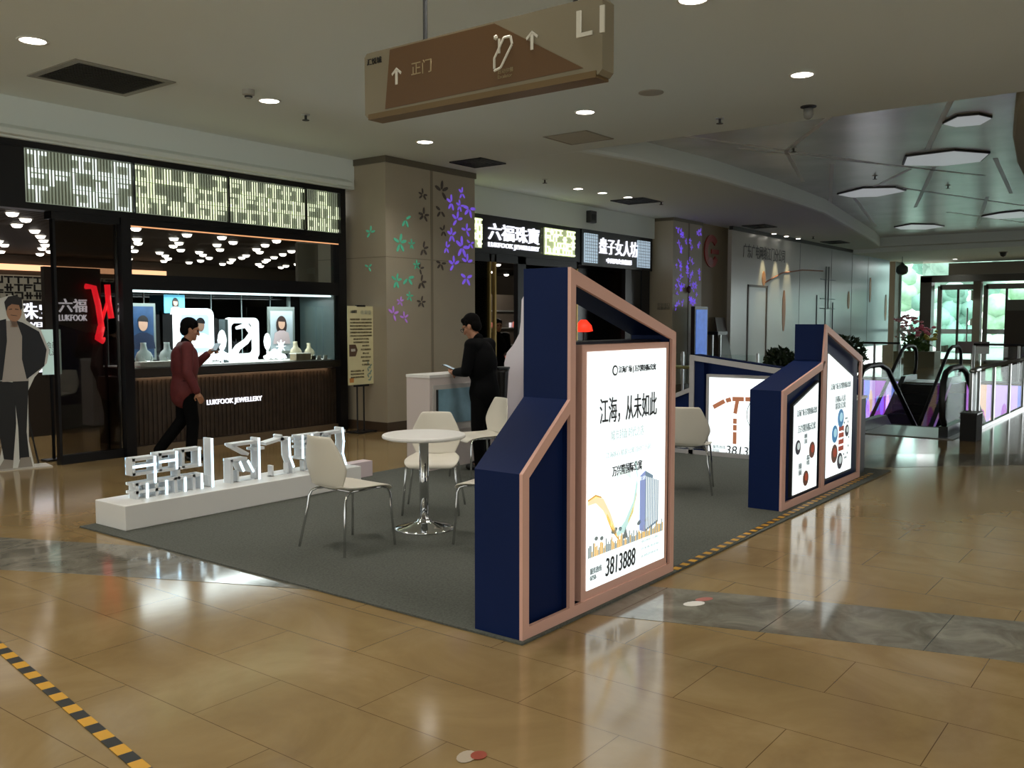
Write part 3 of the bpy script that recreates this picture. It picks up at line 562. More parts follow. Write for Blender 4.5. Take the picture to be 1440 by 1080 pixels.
glyph('single upright lit stroke right of the grid letter',4.55,.1,[(.5,0,.5,1.1,1)],.37)
glyph('lit letter with a roof stroke and curved strokes mid plinth',4.795,.34,[(.05,1.0,.75,1.0),(.1,.95,.5,.72),(0,.6,.45,.6),(0,0,0,.6),(.25,.52,.35,.3,1),(.5,.52,.65,.25,1),(.85,0,.85,1.08,1),(.72,.82,1,.82)])
glyph('lit letter shaped like a hook right of the middle letters',5.17,.33,[(0,.92,.55,1.0),(.5,1.08,.55,.96),(.5,1.0,.9,.98),(.76,.98,.78,.5,1),(.78,.5,.9,.2,1),(.9,.0,.9,.2)])
glyph('lit letter with small stacked boxes just left of the near chair',5.55,.28,[(0,1,1,1),(0,.7,1,.7),(.1,.4,.1,1,1),(.5,.4,.5,1,1),(.9,.4,.9,1),(0,.4,1,.4),(0,.85,1,.85),(.5,.0,.5,.4)])
glyph('rightmost lit letter, partly behind the near chair back',5.86,.27,[(0,.98,.9,1.0),(.8,1.08,.85,.7,1),(.85,.7,.8,.35,1),(.2,.95,.2,.0),(.8,.35,.95,.0,1)])
# ------------------------------------------------------------------ counter, board, bin
t=thing('reception_counter','white reception counter with a blue poster behind the table','counter',(7.75,7.0,0))
rbox(7.2,8.3,6.58,6.92,.012,1.01).build('body',M('counter_white','#cbbfba',.5),t,world=True); rbox(7.195,8.305,6.575,6.925,1.01,1.04).build('countertop',WLAM,t,world=True)
rbox(7.24,8.1,6.565,6.58,.42,.93).build('poster_board',M('poster_grey','#b9b3ae',.5),t,world=True); rbox(7.30,8.06,6.56,6.565,.5,.88).build('poster',M('poster_blue','#7fa3b3',.5,noise=.2,nscale=5),t,world=True); rbox(7.28,7.31,6.555,6.56,.5,.88).build('poster_edge',DGREY,t,world=True)
t=thing('cutout_board','tall white cut-out display board with a curved flared edge','display board',(8.9,6.5,.012),TH-PI/2)
bp=[(-.42,0),(.3,0),(.3,1.95),(.02,1.95),(-.06,1.93),(-.1,1.86),(-.11,1.6),(-.13,1.45),(-.2,1.32),(-.28,1.22),(-.31,1.1),(-.3,.8),(-.34,.5),(-.42,.25)]
MB().prism(bp,FY,0,.02).build('board',M('board_white','#efe8ef',.6),t); m=rbox(-.02,0.0,-.3,-.0,0,1.2); m.box(-.02,.28,-.02,-.0,1.3,1.32); m.build('support_strut',M('strut_white','#c9c2cc',.6),t)
t=thing('tapered_bin','tall black tapered bin standing beside the white cut-out board','bin',(8.25,6.45,.012)); MB().lathe([(.05,0),(.055,.3),(.1,1.02),(.11,1.06),(.09,1.06),(.085,1.0),(0,.98)],seg=20).build('body',M('bin_black','#1a1717',.3),t,smooth=True); MB().lathe([(.1,1.05),(.115,1.06),(.115,1.08),(.09,1.08)],seg=20).build('rim',BLACK,t)
# ------------------------------------------------------------------ people
SKIN=M('skin','#a9785c',.55); HAIR=M('black_hair','#070606',.75,spec=.08); SHOE=M('black_shoe','#0e0d0d',.35)
def hand(m,w,dirv,up,side,curl,s=1.0):
    """palm, four bent fingers and a thumb, rooted at the wrist w"""
    d=Vector(dirv).normalized(); n=Vector(up); n=(n-d*n.dot(d)).normalized(); l=d.cross(n)*side; w=Vector(w)
    m.cap(w,w+d*.05*s,.026*s,.032*s); 
    for k,o in enumerate((-.027,-.009,.009,.027)):
        b=w+d*.082*s+l*o*s; m.cap(w+d*.045*s+l*o*.8*s,b,.0125*s,.0115*s,10); L=(.036,.042,.039,.03)[k]*s
        d1=(d*math.cos(curl)-n*math.sin(curl)); p1=b+d1*L; d2=(d*math.cos(curl*2)-n*math.sin(curl*2)); p2=p1+d2*L*.75
        m.cap(b,p1,.0105*s,.0095*s,10); m.cap(p1,p2,.0095*s,.008*s,10)
    tb=w+d*.025*s-l*.028*s; t1=tb+(d*.6-l*.6-n*.3)*.045*s; t2=t1+(d*.9-n*.4)*.032*s
    m.cap(tb,t1,.0135*s,.011*s,10); m.cap(t1,t2,.011*s,.009*s,10)
def head(m,c,yaw,pitch,s=1.0):
    rot=Matrix.Rotation(yaw,4,'Z')@Matrix.Rotation(pitch,4,'Y'); T=Matrix.Translation(c)@rot
    q=lambda x,y,z:T@Vector((x*s,y*s,z*s))
    m.ball(q(-.012,0,.03),.1*s,3,(.98,.78,.98),rot); m.ball(q(.028,0,-.045),.07*s,3,(.86,.84,1.02),rot)
    m.cap(q(.05,0,-.085),q(.075,0,-.09),.03*s,.022*s); m.cap(q(.088,0,.012),q(.108,0,-.03),.011*s,.015*s)
    m.cap(q(.083,-.035,.028),q(.083,.035,.028),.012*s,.012*s); m.cap(q(.084,-.02,-.062),q(.084,.02,-.062),.0095*s,.0095*s)
    for sy in (1,-1): m.ball(q(-.005,sy*.08,-.012),.03*s,2,(.75,.35,1.15),rot); m.ball(q(.05,sy*.045,-.02),.03*s,2,(1,.8,.9),rot)
    return q,rot
def hairpiece(par,q,rot,s=1.0,fringe=.03):
    m=MB(); m.ball(q(-.02,0,.045),.101*s,3,(.99,.81,.93),rot); m.ball(q(-.052,0,-.005),.08*s,3,(.72,.93,1.0),rot); m.cap(q(.03,-.045,.085),q(.035,.045,.085),fringe*s,fringe*s)
    for sy in (1,-1): m.cap(q(-.01,sy*.072,.05),q(.005,sy*.076,.0),.022*s,.012*s)
    m.build('hair',HAIR,par,remesh=.006,iters=3)
def eyes(par,q,s=1.0):
    for sy in (1,-1): MB().ball(q(.083,sy*.032,.006),.011*s,1).build('eye',M('eye_dark','#1c1512',.2),par)
def person(label,loc,rz,J,s,shirt,trou,name_j,hd_yaw=0,hd_pitch=.3,glasses=False,curl=(.5,.6),handup=((0,0,1),(0,0,1)),handdir=None):
    t=thing('person',label,'person',loc,rz)
    V=lambda k:Vector(J[k])*s
    m=MB()
    m.cap(V('neck'),V('head')-Vector((0,0,.05*s)),.055*s,.05*s); q,rot=head(m,V('head'),hd_yaw,hd_pitch,s*1.04)
    m.cap(V('pelvis'),V('waist'),.125*s,.115*s); m.cap(V('waist'),V('chest'),.115*s,.13*s); m.cap(V('shL'),V('shR'),.062*s,.062*s); m.cap(V('chest'),V('neck'),.12*s,.055*s)
    for k in 'LR':
        m.cap(V('sh'+k),V('el'+k),.05*s,.04*s); m.cap(V('el'+k),V('wr'+k),.038*s,.027*s)
        m.cap(V('hip'+k),V('kn'+k),.082*s,.055*s); m.cap(V('kn'+k),V('an'+k),.052*s,.036*s); m.cap(V('an'+k)-Vector((0,0,.03*s)),V('toe'+k),.036*s,.03*s)
        dv=(V('wr'+k)-V('el'+k)) if not handdir else Vector(handdir[k]); hand(m,V('wr'+k),dv,handup[0 if k=='L' else 1],1 if k=='L' else -1,curl[0 if k=='L' else 1],s)
    m.build('body',SKIN,t,remesh=.006,iters=4); eyes(t,q,s*1.04); hairpiece(t,q,rot,s*1.06)
    m=MB()   # jacket
    m.cap(V('pelvis')+Vector((0,.0,-.02)),V('waist'),.158*s,.14*s); m.cap(V('hem'),V('pelvis'),.165*s,.16*s); m.cap(V('waist'),V('chest'),.14*s,.158*s)
    m.cap(V('shL'),V('shR'),.08*s,.08*s); m.cap(V('chest'),V('neck')-Vector((0,0,.035*s)),.15*s,.075*s)
    m.ball((V('chest')+V('waist'))/2,.2*s,3,(.8,1.05,1.2)); m.ball((V('pelvis')+V('hem'))/2,.19*s,3,(.85,1.02,1.0))
    for k in 'LR': m.cap(V('sh'+k),V('el'+k),.075*s,.06*s); m.cap(V('el'+k),V('wr'+k)*.93+V('el'+k)*.07,.06*s,.046*s)
    m.build('jacket',shirt,t,remesh=.012,iters=6)
    m=MB(); m.cap(V('neck')-Vector((0,0,.035*s)),V('neck')+Vector((0,0,.012*s)),.07*s,.062*s); m.build('collar',trou,t,remesh=.01,iters=3)
    m=MB(); m.ball(V('pelvis'),.16*s,3,(.9,1.05,.95))
    for k in 'LR': m.cap(V('hip'+k),V('kn'+k),.1*s,.076*s); m.cap(V('kn'+k),V('an'+k),.075*s,.064*s)
    m.build('trousers',trou,t,remesh=.012,iters=6)
    for k in 'LR':
        m=MB(); a=V('an'+k); b=V('toe'+k); d=(b-a); d.z=0; d.normalize()
        m.cap(a-d*.03*s+Vector((0,0,-.04*s)),b,.042*s,.036*s); m.build('shoe',SHOE,t,remesh=.01,iters=3)
    if glasses:
        m=MB()
        for sy in (1,-1):
            c=[q(.108,sy*.034+.026*math.cos(a),.004+.02*math.sin(a)) for a in [2*PI*i/12 for i in range(13)]]; m.tube(c,.003,6); m.tube([q(.106,sy*.06,.01),q(0,sy*.082,.012)],.003,6)
        m.tube([q(.11,-.01,.006),q(.11,.01,.006)],.003,6); m.build('glasses',BLACK,t)
    return t
RED=M('maroon_jacket','#5a1a1c',.75,noise=.1,nscale=20); TRB=M('black_trousers','#060607',.85,spec=.1); SUIT=M('black_suit','#050507',.8,spec=.1)
JR=dict(head=(.07,0,1.555),neck=(.02,0,1.40),chest=(0,0,1.24),waist=(0,0,1.03),pelvis=(-.01,0,.90),hem=(-.01,0,.78),shL=(.01,.17,1.34),shR=(.0,-.17,1.34),
  elL=(.13,.22,1.09),wrL=(.30,.12,1.26),elR=(-.02,-.24,1.06),wrR=(.09,-.23,.82),hipL=(0,.09,.87),hipR=(0,-.09,.87),knL=(-.02,.09,.48),anL=(-.30,.09,.13),toeL=(-.20,.09,.04),knR=(.06,-.09,.46),anR=(.03,-.09,.08),toeR=(.17,-.09,.035))
pr1=person('person in a maroon jacket and black trousers walking while holding a phone',(6.12,9.42,0),R(-22),JR,1.64/1.68,RED,TRB,None,0,.28,curl=(1.0,.35),handup=((.5,-.3,.8),(0,-1,0)))
def phone(label,loc,rot):
    t=thing('smartphone',label,'phone',loc); t.rotation_euler=rot; rbox(-.036,.036,-.075,.075,-.004,.004).build('case',BLACK,t,bevel=.003); rbox(-.032,.032,-.069,.069,.004,.005).build('screen',EM('phone_screen','#9fb4c0',.25),t)
def wpt(o,p,s=1): return Matrix.LocRotScale(o.location,o.rotation_euler,None)@(Vector(p)*s)
phone('dark phone held up by the person in the maroon jacket',wpt(pr1,(.385,.085,1.34),1.64/1.68),(R(35),0,R(-60)))
JB=dict(head=(.13,0,1.575),neck=(.05,0,1.43),chest=(.02,0,1.27),waist=(-.02,0,1.05),pelvis=(-.03,0,.92),hem=(-.03,0,.80),shL=(.02,.20,1.37),shR=(.02,-.20,1.37),
  elL=(.04,.28,1.09),wrL=(.27,.12,1.07),elR=(.04,-.28,1.10),wrR=(.28,-.06,1.07),hipL=(-.02,.09,.89),hipR=(-.02,-.09,.89),knL=(.0,.10,.49),anL=(-.03,.1,.08),toeL=(.11,.11,.035),knR=(.03,-.09,.49),anR=(.02,-.1,.08),toeR=(.16,-.11,.035))
pb=person('person in a black suit and glasses looking down at a phone by the counter',(7.64,6.22,.012),R(100),JB,1.69/1.72,SUIT,TRB,None,0,.5,True,curl=(.6,.9),handup=((0,0,-1),(0,0,1)))
phone('black phone held in both hands by the person in the black suit',wpt(pb,(.40,.03,1.12),1.69/1.72),(R(20),0,R(100-90)))
JS=dict(JB); JS.update(elR=(.0,-.26,1.06),wrR=(.06,-.24,.82),elL=(0,.26,1.06),wrL=(.06,.24,.82),head=(.05,0,1.58))
person('person in dark clothes standing far back in the second shop doorway',(14.1,11.1,0),R(-120),JS,1.66/1.72,SUIT,TRB,None,0,.1)
# ------------------------------------------------------------------ jewellery shop front
LETLIT=EM('sign_white_light','#f2f4ff',.72)
FRET=EM('fret_light','#e4eccb',.85); FRETC=EM('fret_light_cool','#dfe8e6',.75)
PANEL=M('fret_panel','#6f7468',.5,em='#b4bfa6',es=.24,noise=.3,nscale=1.5); FRAMEB=M('shop_black_metal','#17171a',.35,.3)
FG=[[(0,0,0,1),(0,0,1,0),(1,0,1,1)],[(0,0,0,1),(0,1,1,1),(0,.55,.8,.55)],[(0,1,1,1),(.5,0,.5,1)],[(0,0,0,1),(0,0,1,0)],[(0,0,0,1),(0,1,1,1),(1,0,1,1),(0,0,1,0)],[(0,1,1,1),(.5,0,.5,1),(0,0,1,0)],[(.3,0,.3,1),(.75,0,.75,1),(0,.5,1,.5)],[(0,1,1,1),(1,1,1,0),(1,0,.2,0),(.2,0,.2,.5)]]
def fretwork(m,x0,x1,z0,z1,y,seed,u=.2):
    rg=random.Random(seed); nx=max(1,round((x1-x0)/u)); nz=max(2,round((z1-z0)/(u*.95))); du=(x1-x0)/nx; dz=(z1-z0)/nz; th=min(du,dz)*.11
    for i in range(nx):
        for k in range(nz):
            if rg.random()<.12: continue
            X=lambda q:x0+(i+.14+.72*q)*du
            Z=lambda q:z0+(k+.14+.72*q)*dz
            for j,(a,b,c_,d) in enumerate(rg.choice(FG)):
                e=.001*j; m.box(X(min(a,c_))-th,X(max(a,c_))+th,y+e,y+.02+e,Z(min(b,d))-th,Z(max(b,d))+th)
t=thing('shop_sign','long backlit fretwork fascia over the jewellery window','shop sign',(7,10.2,2.84))
fr=MB(); Y=10.14
for q in ((4.3,9.3,3.47,3.54),(4.3,9.3,2.82,2.89)): fr.box(q[0],q[1],Y,10.32,q[2],q[3])
for x in (4.3,9.2): fr.box(x,x+.1,Y,10.32,2.89,3.47)
fr.box(4.3,4.73,Y+.01,10.32,2.89,3.47); fr.build('frame',FRAMEB,t,world=True)
rbox(4.73,9.2,10.2,10.26,2.89,3.47).build('light_panel',PANEL,t,world=True)
for k,(a,b) in enumerate(((4.75,5.98),(6.0,7.29),(7.31,8.56),(8.58,9.19))):
    m=MB(); fretwork(m,a,b,2.9,3.46,10.165,20+k,.225); m.build('fretwork',FRETC if k==0 else FRET,t,world=True)
m=MB()
for i in range(118): x=4.75+i*.0376; m.box(x,x+.012,10.152,10.164,2.9,3.46)
m.build('slats',M('fret_slats','#7d8474',.4),t,world=True)
m=MB()
for x in (5.99,7.30,8.57): m.box(x-.008,x+.008,10.148,10.2,2.89,3.47)
m.build('divider',FRAMEB,t,world=True)
# dark glass panel
t=thing('dark_glass_panel','tall dark reflective glass panel left of the jewellery window','glass panel',(5.44,10.25,0))
rbox(5.06,5.79,10.22,10.25,.1,2.74).build('pane',GL('dark_glass',(.5,.48,.46),.8,.02,1.6),t,world=True); rbox(5.04,5.79,10.2,10.3,0,.1).build('base_rail',FRAMEB,t,world=True); rbox(5.0,5.79,10.15,10.32,2.74,2.82).build('lintel',FRAMEB,t,world=True); rbox(5.03,5.06,10.2,10.27,.1,2.74).build('edge_post',FRAMEB,t,world=True)
t=thing('illuminated_sign','brown wall panel with lit white characters behind the dark glass','sign',(5.5,10.8,1.2)); rbox(5.2,5.88,10.78,10.86,.95,2.25).build('backing',M('sign_brown_board','#2c241d',.5),t,world=True)
text('shop_lettering','六福',(5.52,10.765,1.80),.16,LETLIT,w=.34,ext=.008,off=.012,parent=t); text('shop_lettering','LUKFOOK',(5.52,10.765,1.655),.075,LETLIT,w=.34,ext=.008,off=.01,parent=t)
t=thing('red_reflection','bright red ribbon-shaped strokes standing in for a reflection in the dark glass panel','sign',(5.8,10.75,1.3)); REDREF=EM('red_reflection_glow','#ff2030',1.6)  # strokes and stand added behind the glass to imitate a red reflection
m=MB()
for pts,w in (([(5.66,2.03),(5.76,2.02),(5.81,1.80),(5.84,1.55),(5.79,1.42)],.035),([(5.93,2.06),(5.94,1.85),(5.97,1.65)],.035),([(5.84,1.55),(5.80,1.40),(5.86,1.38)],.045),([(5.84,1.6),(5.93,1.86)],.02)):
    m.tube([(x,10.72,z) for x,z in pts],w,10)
m.build('reflection_stroke',REDREF,t,world=True,smooth=True); rbox(5.9,5.92,10.74,10.78,.0,1.5).build('stand',BLACK,t,world=True)
t=thing('notice_poster','pale green notice poster on a stand behind the glass panel edge','poster',(5.12,10.6,0)); rbox(5.06,5.28,10.6,10.61,1.0,1.52).build('sheet',EM('pale_notice','#bcd6cb',.35),t,world=True); text('notice_lettering','会员\n礼遇',(5.17,10.597,1.3),.16,GREY,w=.12,parent=t); rbox(5.15,5.18,10.61,10.63,.0,1.5).build('stand_pole',BLACK,t,world=True); rbox(5.05,5.28,10.54,10.7,0,.02).build('stand_base',BLACK,t,world=True)
# window base
WOOD=M('dark_wood_panel','#3a2f27',.4,noise=.25,nscale=8)
t=thing('display_window','lit jewellery display window above dark wood panelling, framed by black posts','display window',(7.5,10.4,0))
rbox(5.80,5.92,10.14,10.32,0,2.82).build('post',FRAMEB,t,world=True); rbox(9.16,9.3,10.14,10.32,0,2.82).build('post',FRAMEB,t,world=True)
rbox(5.92,9.16,10.15,10.3,1.99,2.17).build('beam',FRAMEB,t,world=True); rbox(5.80,9.3,10.15,10.32,2.74,2.82).build('lintel',FRAMEB,t,world=True)
rbox(5.92,9.16,10.148,10.152,2.725,2.74).build('brass_line',EM('warm_line','#e0a070',.7),t,world=True)
rbox(5.92,9.16,10.24,10.98,.1,.93).build('base_cabinet',WOOD,t,world=True)
m=MB()
for i in range(52): x=5.95+i*.062; m.box(x,x+.034,10.225,10.24,.12,.9)
m.build('fluting',WOOD,t,world=True)
rbox(5.92,9.16,10.2,10.98,0,.1).build('kickboard',M('brown_kick','#6b5b48',.4),t,world=True); rbox(5.92,9.16,10.13,10.98,.95,1.045).build('sill',M('sill_dark','#2a2521',.35),t,world=True)
rbox(5.94,9.14,10.26,10.96,1.045,1.06).build('display_shelf',M('shelf_white','#e9e8e2',.5),t,world=True)
rbox(5.92,9.16,10.18,10.186,1.05,1.99).build('front_pane',GL('clear_glass',(.95,.98,.97),.45,.01,1.4),t,world=True)
rbox(5.92,9.16,10.97,10.985,1.06,2.1).build('back_pane',GL('teal_glass',(.025,.035,.04),.4,.02,1.5),t,world=True)
m=MB()
for x in (6.05,6.55,7.05,7.55,8.05,8.55): m.box(x,x+.006,10.955,10.97,1.06,1.99)
m.build('pane_joint',M('pale_joint','#93a5a5',.4),t,world=True)
rbox(9.10,9.13,10.2,10.96,1.05,1.99).build('side_jamb',M('pale_jamb','#3d4a4a',.4),t,world=True); rbox(8.86,8.9,10.93,10.97,1.06,1.99).build('back_post',M('pale_jamb2','#7f8f8c',.4),t,world=True)
rbox(5.96,9.1,10.26,10.34,1.965,1.988).build('led_strip',EM('led_white','#eafcff',1.4),t,world=True)
text('shop_lettering','LUKFOOK JEWELLERY',(7.375,10.215,.56),.085,LETLIT,w=.86,ext=.008,off=.012,parent=t)
area('display_light',(0,.12,1.94),(0,0,0),3.0,.4,26,(.93,1,1),t); area('sill_light',(0,-.2,.93),(12,0,0),3.0,.05,1.5,(1,.72,.45),t)
rbox(5.92,9.16,10.2,10.206,2.17,2.725).build('transom_pane',MC['clear_glass'],t,world=True)
rbox(9.03,9.8,10.9,10.96,2.17,2.78).build('transom_end_panel',M('tan_panel','#6a6152',.5),t,world=True)
# display items
GLOW=EM('glow_white','#f6fbff',.8); BUST=M('bust_grey','#a9b7b4',.5); BUSTC=M('bust_cream','#cfc6a8',.5)
def portrait(par,x,z,s,y,hair,skin,cloth,world=True,long=False):
    if long: MB().prism(ell(x,z-.1*s,.34*s,.5*s,20),FY,y+.001,y+.003).build('hair_back',hair,par,world=world)
    MB().prism([(x-.55*s,z-1.05*s),(x+.55*s,z-1.05*s),(x+.45*s,z-.5*s),(x+.15*s,z-.36*s),(x-.15*s,z-.36*s),(x-.45*s,z-.5*s)],FY,y-.001,y+.002).build('clothing_print',cloth,par,world=world)
    MB().prism(ell(x,z,.21*s,.3*s,18),FY,y-.002,y+.001).build('face_print',skin,par,world=world)
    MB().prism([(x+.24*s*math.cos(a),z+.1*s+.26*s*math.sin(a)) for a in [R(q) for q in range(-5,190,13)]],FY,y-.003,y).build('hair_print',hair,par,world=world)
SKP=M('print_skin','#c9a18a',.6); HRP=M('print_hair','#1c1a1c',.6); GRP=M('print_grey','#b9bcc2',.6); NAVP=M('print_navy','#1b2b4a',.5)
t=thing('framed_poster','framed blue advertising poster of a man at the left of the display window','poster',(6.33,10.7,1.06)); rbox(6.13,6.55,10.70,10.72,1.12,1.84).build('frame',M('silver_frame','#8d9894',.35,.5),t,world=True); rbox(6.16,6.52,10.695,10.70,1.15,1.80).build('print',M('poster_blue_dark','#25456b',.5,noise=.3,nscale=6),t,world=True); portrait(t,6.37,1.58,.3,10.69,HRP,SKP,NAVP); rbox(6.28,6.38,10.68,10.74,1.06,1.12).build('stand',STEEL,t,world=True)
t=thing('framed_poster','framed poster of a long-haired woman at the right of the display window','poster',(8.55,10.7,1.06)); rbox(8.32,8.80,10.72,10.74,1.14,1.82).build('frame',MC['silver_frame'],t,world=True); rbox(8.36,8.76,10.715,10.72,1.18,1.76).build('print',M('poster_pale','#a9b6bd',.5),t,world=True); portrait(t,8.55,1.58,.28,10.705,M('print_brown_hair','#2e1d1a',.6),SKP,M('print_pink','#c6b3b6',.6),long=True); rbox(8.5,8.6,10.7,10.76,1.06,1.14).build('stand',STEEL,t,world=True)
t=thing('small_poster','small blue poster of a dark-haired woman above the glowing frame','poster',(6.88,10.8,1.7)); rbox(6.74,7.04,10.8,10.81,1.72,1.96).build('sheet',EM('poster_cyan','#58a7c4',.45),t,world=True); portrait(t,6.9,1.86,.15,10.795,HRP,SKP,GRP,long=True); rbox(6.87,6.91,10.81,10.82,1.06,1.75).build('stand_pole',STEEL,t,world=True)
def rounded(x0,x1,z0,z1,r,n=6):
    P=[]
    for cx,cz,a0 in ((x1-r,z1-r,0),(x0+r,z1-r,90),(x0+r,z0+r,180),(x1-r,z0+r,270)):
        for k in range(n+1): a=R(a0+90*k/n); P.append((cx+r*math.cos(a),cz+r*math.sin(a)))
    return P
t=thing('glowing_frame','glowing white rounded frame showing a woman behind the person in maroon','display frame',(7.0,10.5,1.06)); MB().prism(rounded(6.70,7.27,1.1,1.78,.09),FY,10.5,10.56).build('frame',GLOW,t,world=True); MB().prism(rounded(6.78,7.19,1.2,1.70,.04),FY,10.494,10.5).build('print',EM('glow_blue','#a8cde6',.85),t,world=True); portrait(t,7.06,1.56,.28,10.488,HRP,SKP,GLOW); rbox(6.85,7.15,10.48,10.62,1.06,1.1).build('stand',GLOW,t,world=True)
t=thing('glowing_frame','glowing white rounded frame with ribbon sculpture at the window centre','display frame',(7.72,10.5,1.06)); fr=MB(); po=rounded(7.46,7.98,1.1,1.66,.08); pi=[(7.72+(x-7.72)*.74,1.38+(z-1.38)*.74) for x,z in po]; n=len(po)
for i in range(n):
    j2=(i+1)%n; a,b,c_,d=po[i],po[j2],pi[j2],pi[i]; fr.hexa([(a[0],10.48,a[1]),(b[0],10.48,b[1]),(c_[0],10.48,c_[1]),(d[0],10.48,d[1]),(a[0],10.56,a[1]),(b[0],10.56,b[1]),(c_[0],10.56,c_[1]),(d[0],10.56,d[1])])
fr.build('frame',GLOW,t,world=True); m=MB()
m.tube([(7.55,10.5,1.14),(7.62,10.47,1.26),(7.75,10.46,1.34),(7.86,10.48,1.45),(7.78,10.5,1.56),(7.62,10.5,1.52)],[.05,.045,.04,.045,.04,.02],8); m.tube([(7.9,10.5,1.1),(7.93,10.48,1.25),(7.88,10.48,1.4)],[.05,.04,.02],8); m.build('ribbon_sculpture',GLOW,t,world=True,smooth=True); rbox(7.5,7.94,10.46,10.6,1.06,1.1).build('stand',GLOW,t,world=True); rbox(7.42,7.47,10.47,10.6,1.06,1.64).build('dark_side',M('frame_side','#4d585a',.5),t,world=True)
def cluster(name,label,cx,cy,r,n,seed,mat):
    rg=random.Random(seed); m=MB()
    for k in range(n):
        a=rg.random()*2*PI; d=r*rg.random(); m.ball((cx+d*math.cos(a),cy+d*.6*math.sin(a),1.06+.03+(1-d/r)*.12*rg.random()+.02),.035+.02*rg.random(),1,(1,1,.7))
    tag(m.build(name,mat),label,'ornament')
cluster('paper_flower_mound','mound of white paper flowers right of the person in maroon',7.28,10.36,.2,26,1,GLOW); cluster('paper_flower_mound','mound of white paper flowers right of the ribbon frame',8.12,10.32,.16,28,2,GLOW)
def leafshape(name,label,x,y,z,rx,rz): 
    t=thing(name,label,'ornament',(x,y,1.06)); MB().ball((0,0,z-1.06),1,2,(rx,.025,rz)).build('petal',GLOW,t,smooth=True); MB().cyl((0,0,.0),(0,0,z-1.06-rz*.8),.012,8).build('stem',GLOW,t)
leafshape('oval_ornament','glowing white oval ornament beside the frame with the woman',7.35,10.44,1.36,.07,.14); leafshape('oval_ornament','glowing white oval ornament beside the ribbon frame',8.1,10.46,1.33,.06,.12)
t=thing('star_ornament','bright white many-pointed star in front of the woman poster','ornament',(8.33,10.45,1.06)); m=MB()
for k in range(8): a=k*PI/4; m.prism([(.025*math.cos(a+.5),.2+.025*math.sin(a+.5)),(.09*math.cos(a),.2+.09*math.sin(a)),(.025*math.cos(a-.5),.2+.025*math.sin(a-.5)),(0,.2)],FY,-.01,.01)
m.build('star',GLOW,t); MB().cyl((0,0,0),(0,0,.15),.008,8).build('stem',STEEL,t)
def bust(label,x,mat,y=10.45,s=1,grp='necklace busts'):
    t=thing('necklace_bust',label,'bust',(x,y,1.06),0,grp); m=MB()
    rows=[(.0,.10,.05),(.06,.11,.055),(.12,.115,.05),(.17,.09,.04),(.20,.045,.035),(.26,.035,.03),(.29,.038,.032)]; R0=[]
    for z,a,b in rows: R0.append([m.bm.verts.new((a*s*math.cos(2*PI*k/20),b*s*math.sin(2*PI*k/20)-.03*(1-z/.3),z*s)) for k in range(20)])
    for A,Bq in zip(R0,R0[1:]):
        for k in range(20): m.bm.faces.new([A[k],A[(k+1)%20],Bq[(k+1)%20],Bq[k]])
    m.bm.faces.new(R0[0][::-1]); m.bm.faces.new(R0[-1]); m.build('torso',mat,t,smooth=True)
    MB().tube([(.06*s*math.cos(a),-.085*s+.02*math.sin(a),(.12+.06*math.sin(a))*s) for a in [PI+PI*k/8 for k in range(9)]],.004,6).build('necklace',CHROME,t)
bust('grey necklace bust at the far left of the display window',6.22,BUST); bust('grey necklace bust just left of the person in maroon',6.52,BUST,10.42); bust('cream necklace bust in front of the long-haired woman poster',8.62,BUSTC,10.5,.9); bust('cream necklace bust at the right end of the display window',8.87,BUSTC,10.5,.8)
def jbox(label,x0,x1,z1,mat,y=10.3):
    t=thing('jewellery_riser',label,'display riser',((x0+x1)/2,y,1.06)); w=(x1-x0)/2; rbox(-w,w,-.07,.07,0,z1-.012).build('body',mat,t); rbox(-w-.01,w+.01,-.08,.08,z1-.012,z1).build('top',M('riser_top','#dcdad0',.4),t)
jbox('low white riser under the left necklace busts',6.05,6.5,.06,WHITE); jbox('tan riser below the star ornament',8.42,8.68,.1,M('riser_tan','#8f7f62',.5)); 
for k,x in enumerate((8.62,8.74,8.84,8.96)):
    t=thing('price_card',('white price card left of three beside the tan riser','dark framed price card beside the tan riser','white price card in the row at the window right','white price card last on the window right')[k],'card',(x,10.24,1.06)); MB().prism([(-.035,0),(.035,0),(.035,.06),(-.035,.06)],FY,-.005,.005).build('card',M('card_dark','#4a4038',.5) if k==1 else WHITE,t); rbox(-.03,.03,-.005,.03,0,.01).build('foot',WHITE,t)
# shop interior
t=thing('shop_name_wall','lit jewellery shop name on the rear wall behind the cardboard figure','sign',(9.2,20,0)); wp=rbox(6.5,12.5,20.0,20.1,0,3.0).build('wall_panel',M('rear_panel','#3a342d',.5),t,world=True)
text('shop_lettering','六福珠宝',(9.05,19.98,1.83),.36,LETLIT,w=1.7,ext=.015,off=.012,parent=wp); text('shop_lettering','LUKFOOK JEWELLERY',(9.1,19.98,1.52),.14,LETLIT,w=1.9,ext=.015,off=.012,parent=wp)
m=MB(); fretwork(m,6.6,12.4,2.07,2.56,19.97,99,.2); m.build('fretwork',M('dark_fret','#0f0f10',.4),t,world=True); rbox(6.55,12.45,19.985,20.0,2.05,2.58).build('fret_panel',M('tan_fret','#8f8c7b',.5,em='#8f8c7b',es=.15),t,world=True)
rbox(6.5,12.5,19.9,20.0,2.68,2.8).build('cove_light',EM('cove_orange','#f2b78a',1.1),t,world=True)
t=thing('sales_counter','white lit sales counter inside the jewellery shop','counter',(6.9,13.2,0)); rbox(5.9,9.5,13.0,13.6,0,.9).build('body',M('counter_dark','#2b2622',.4),t,world=True); rbox(5.9,9.5,13.0,13.6,.9,1.1).build('glass_case',EM('case_white','#eef2ff',.9),t,world=True)
sl0=None; rg=random.Random(3)
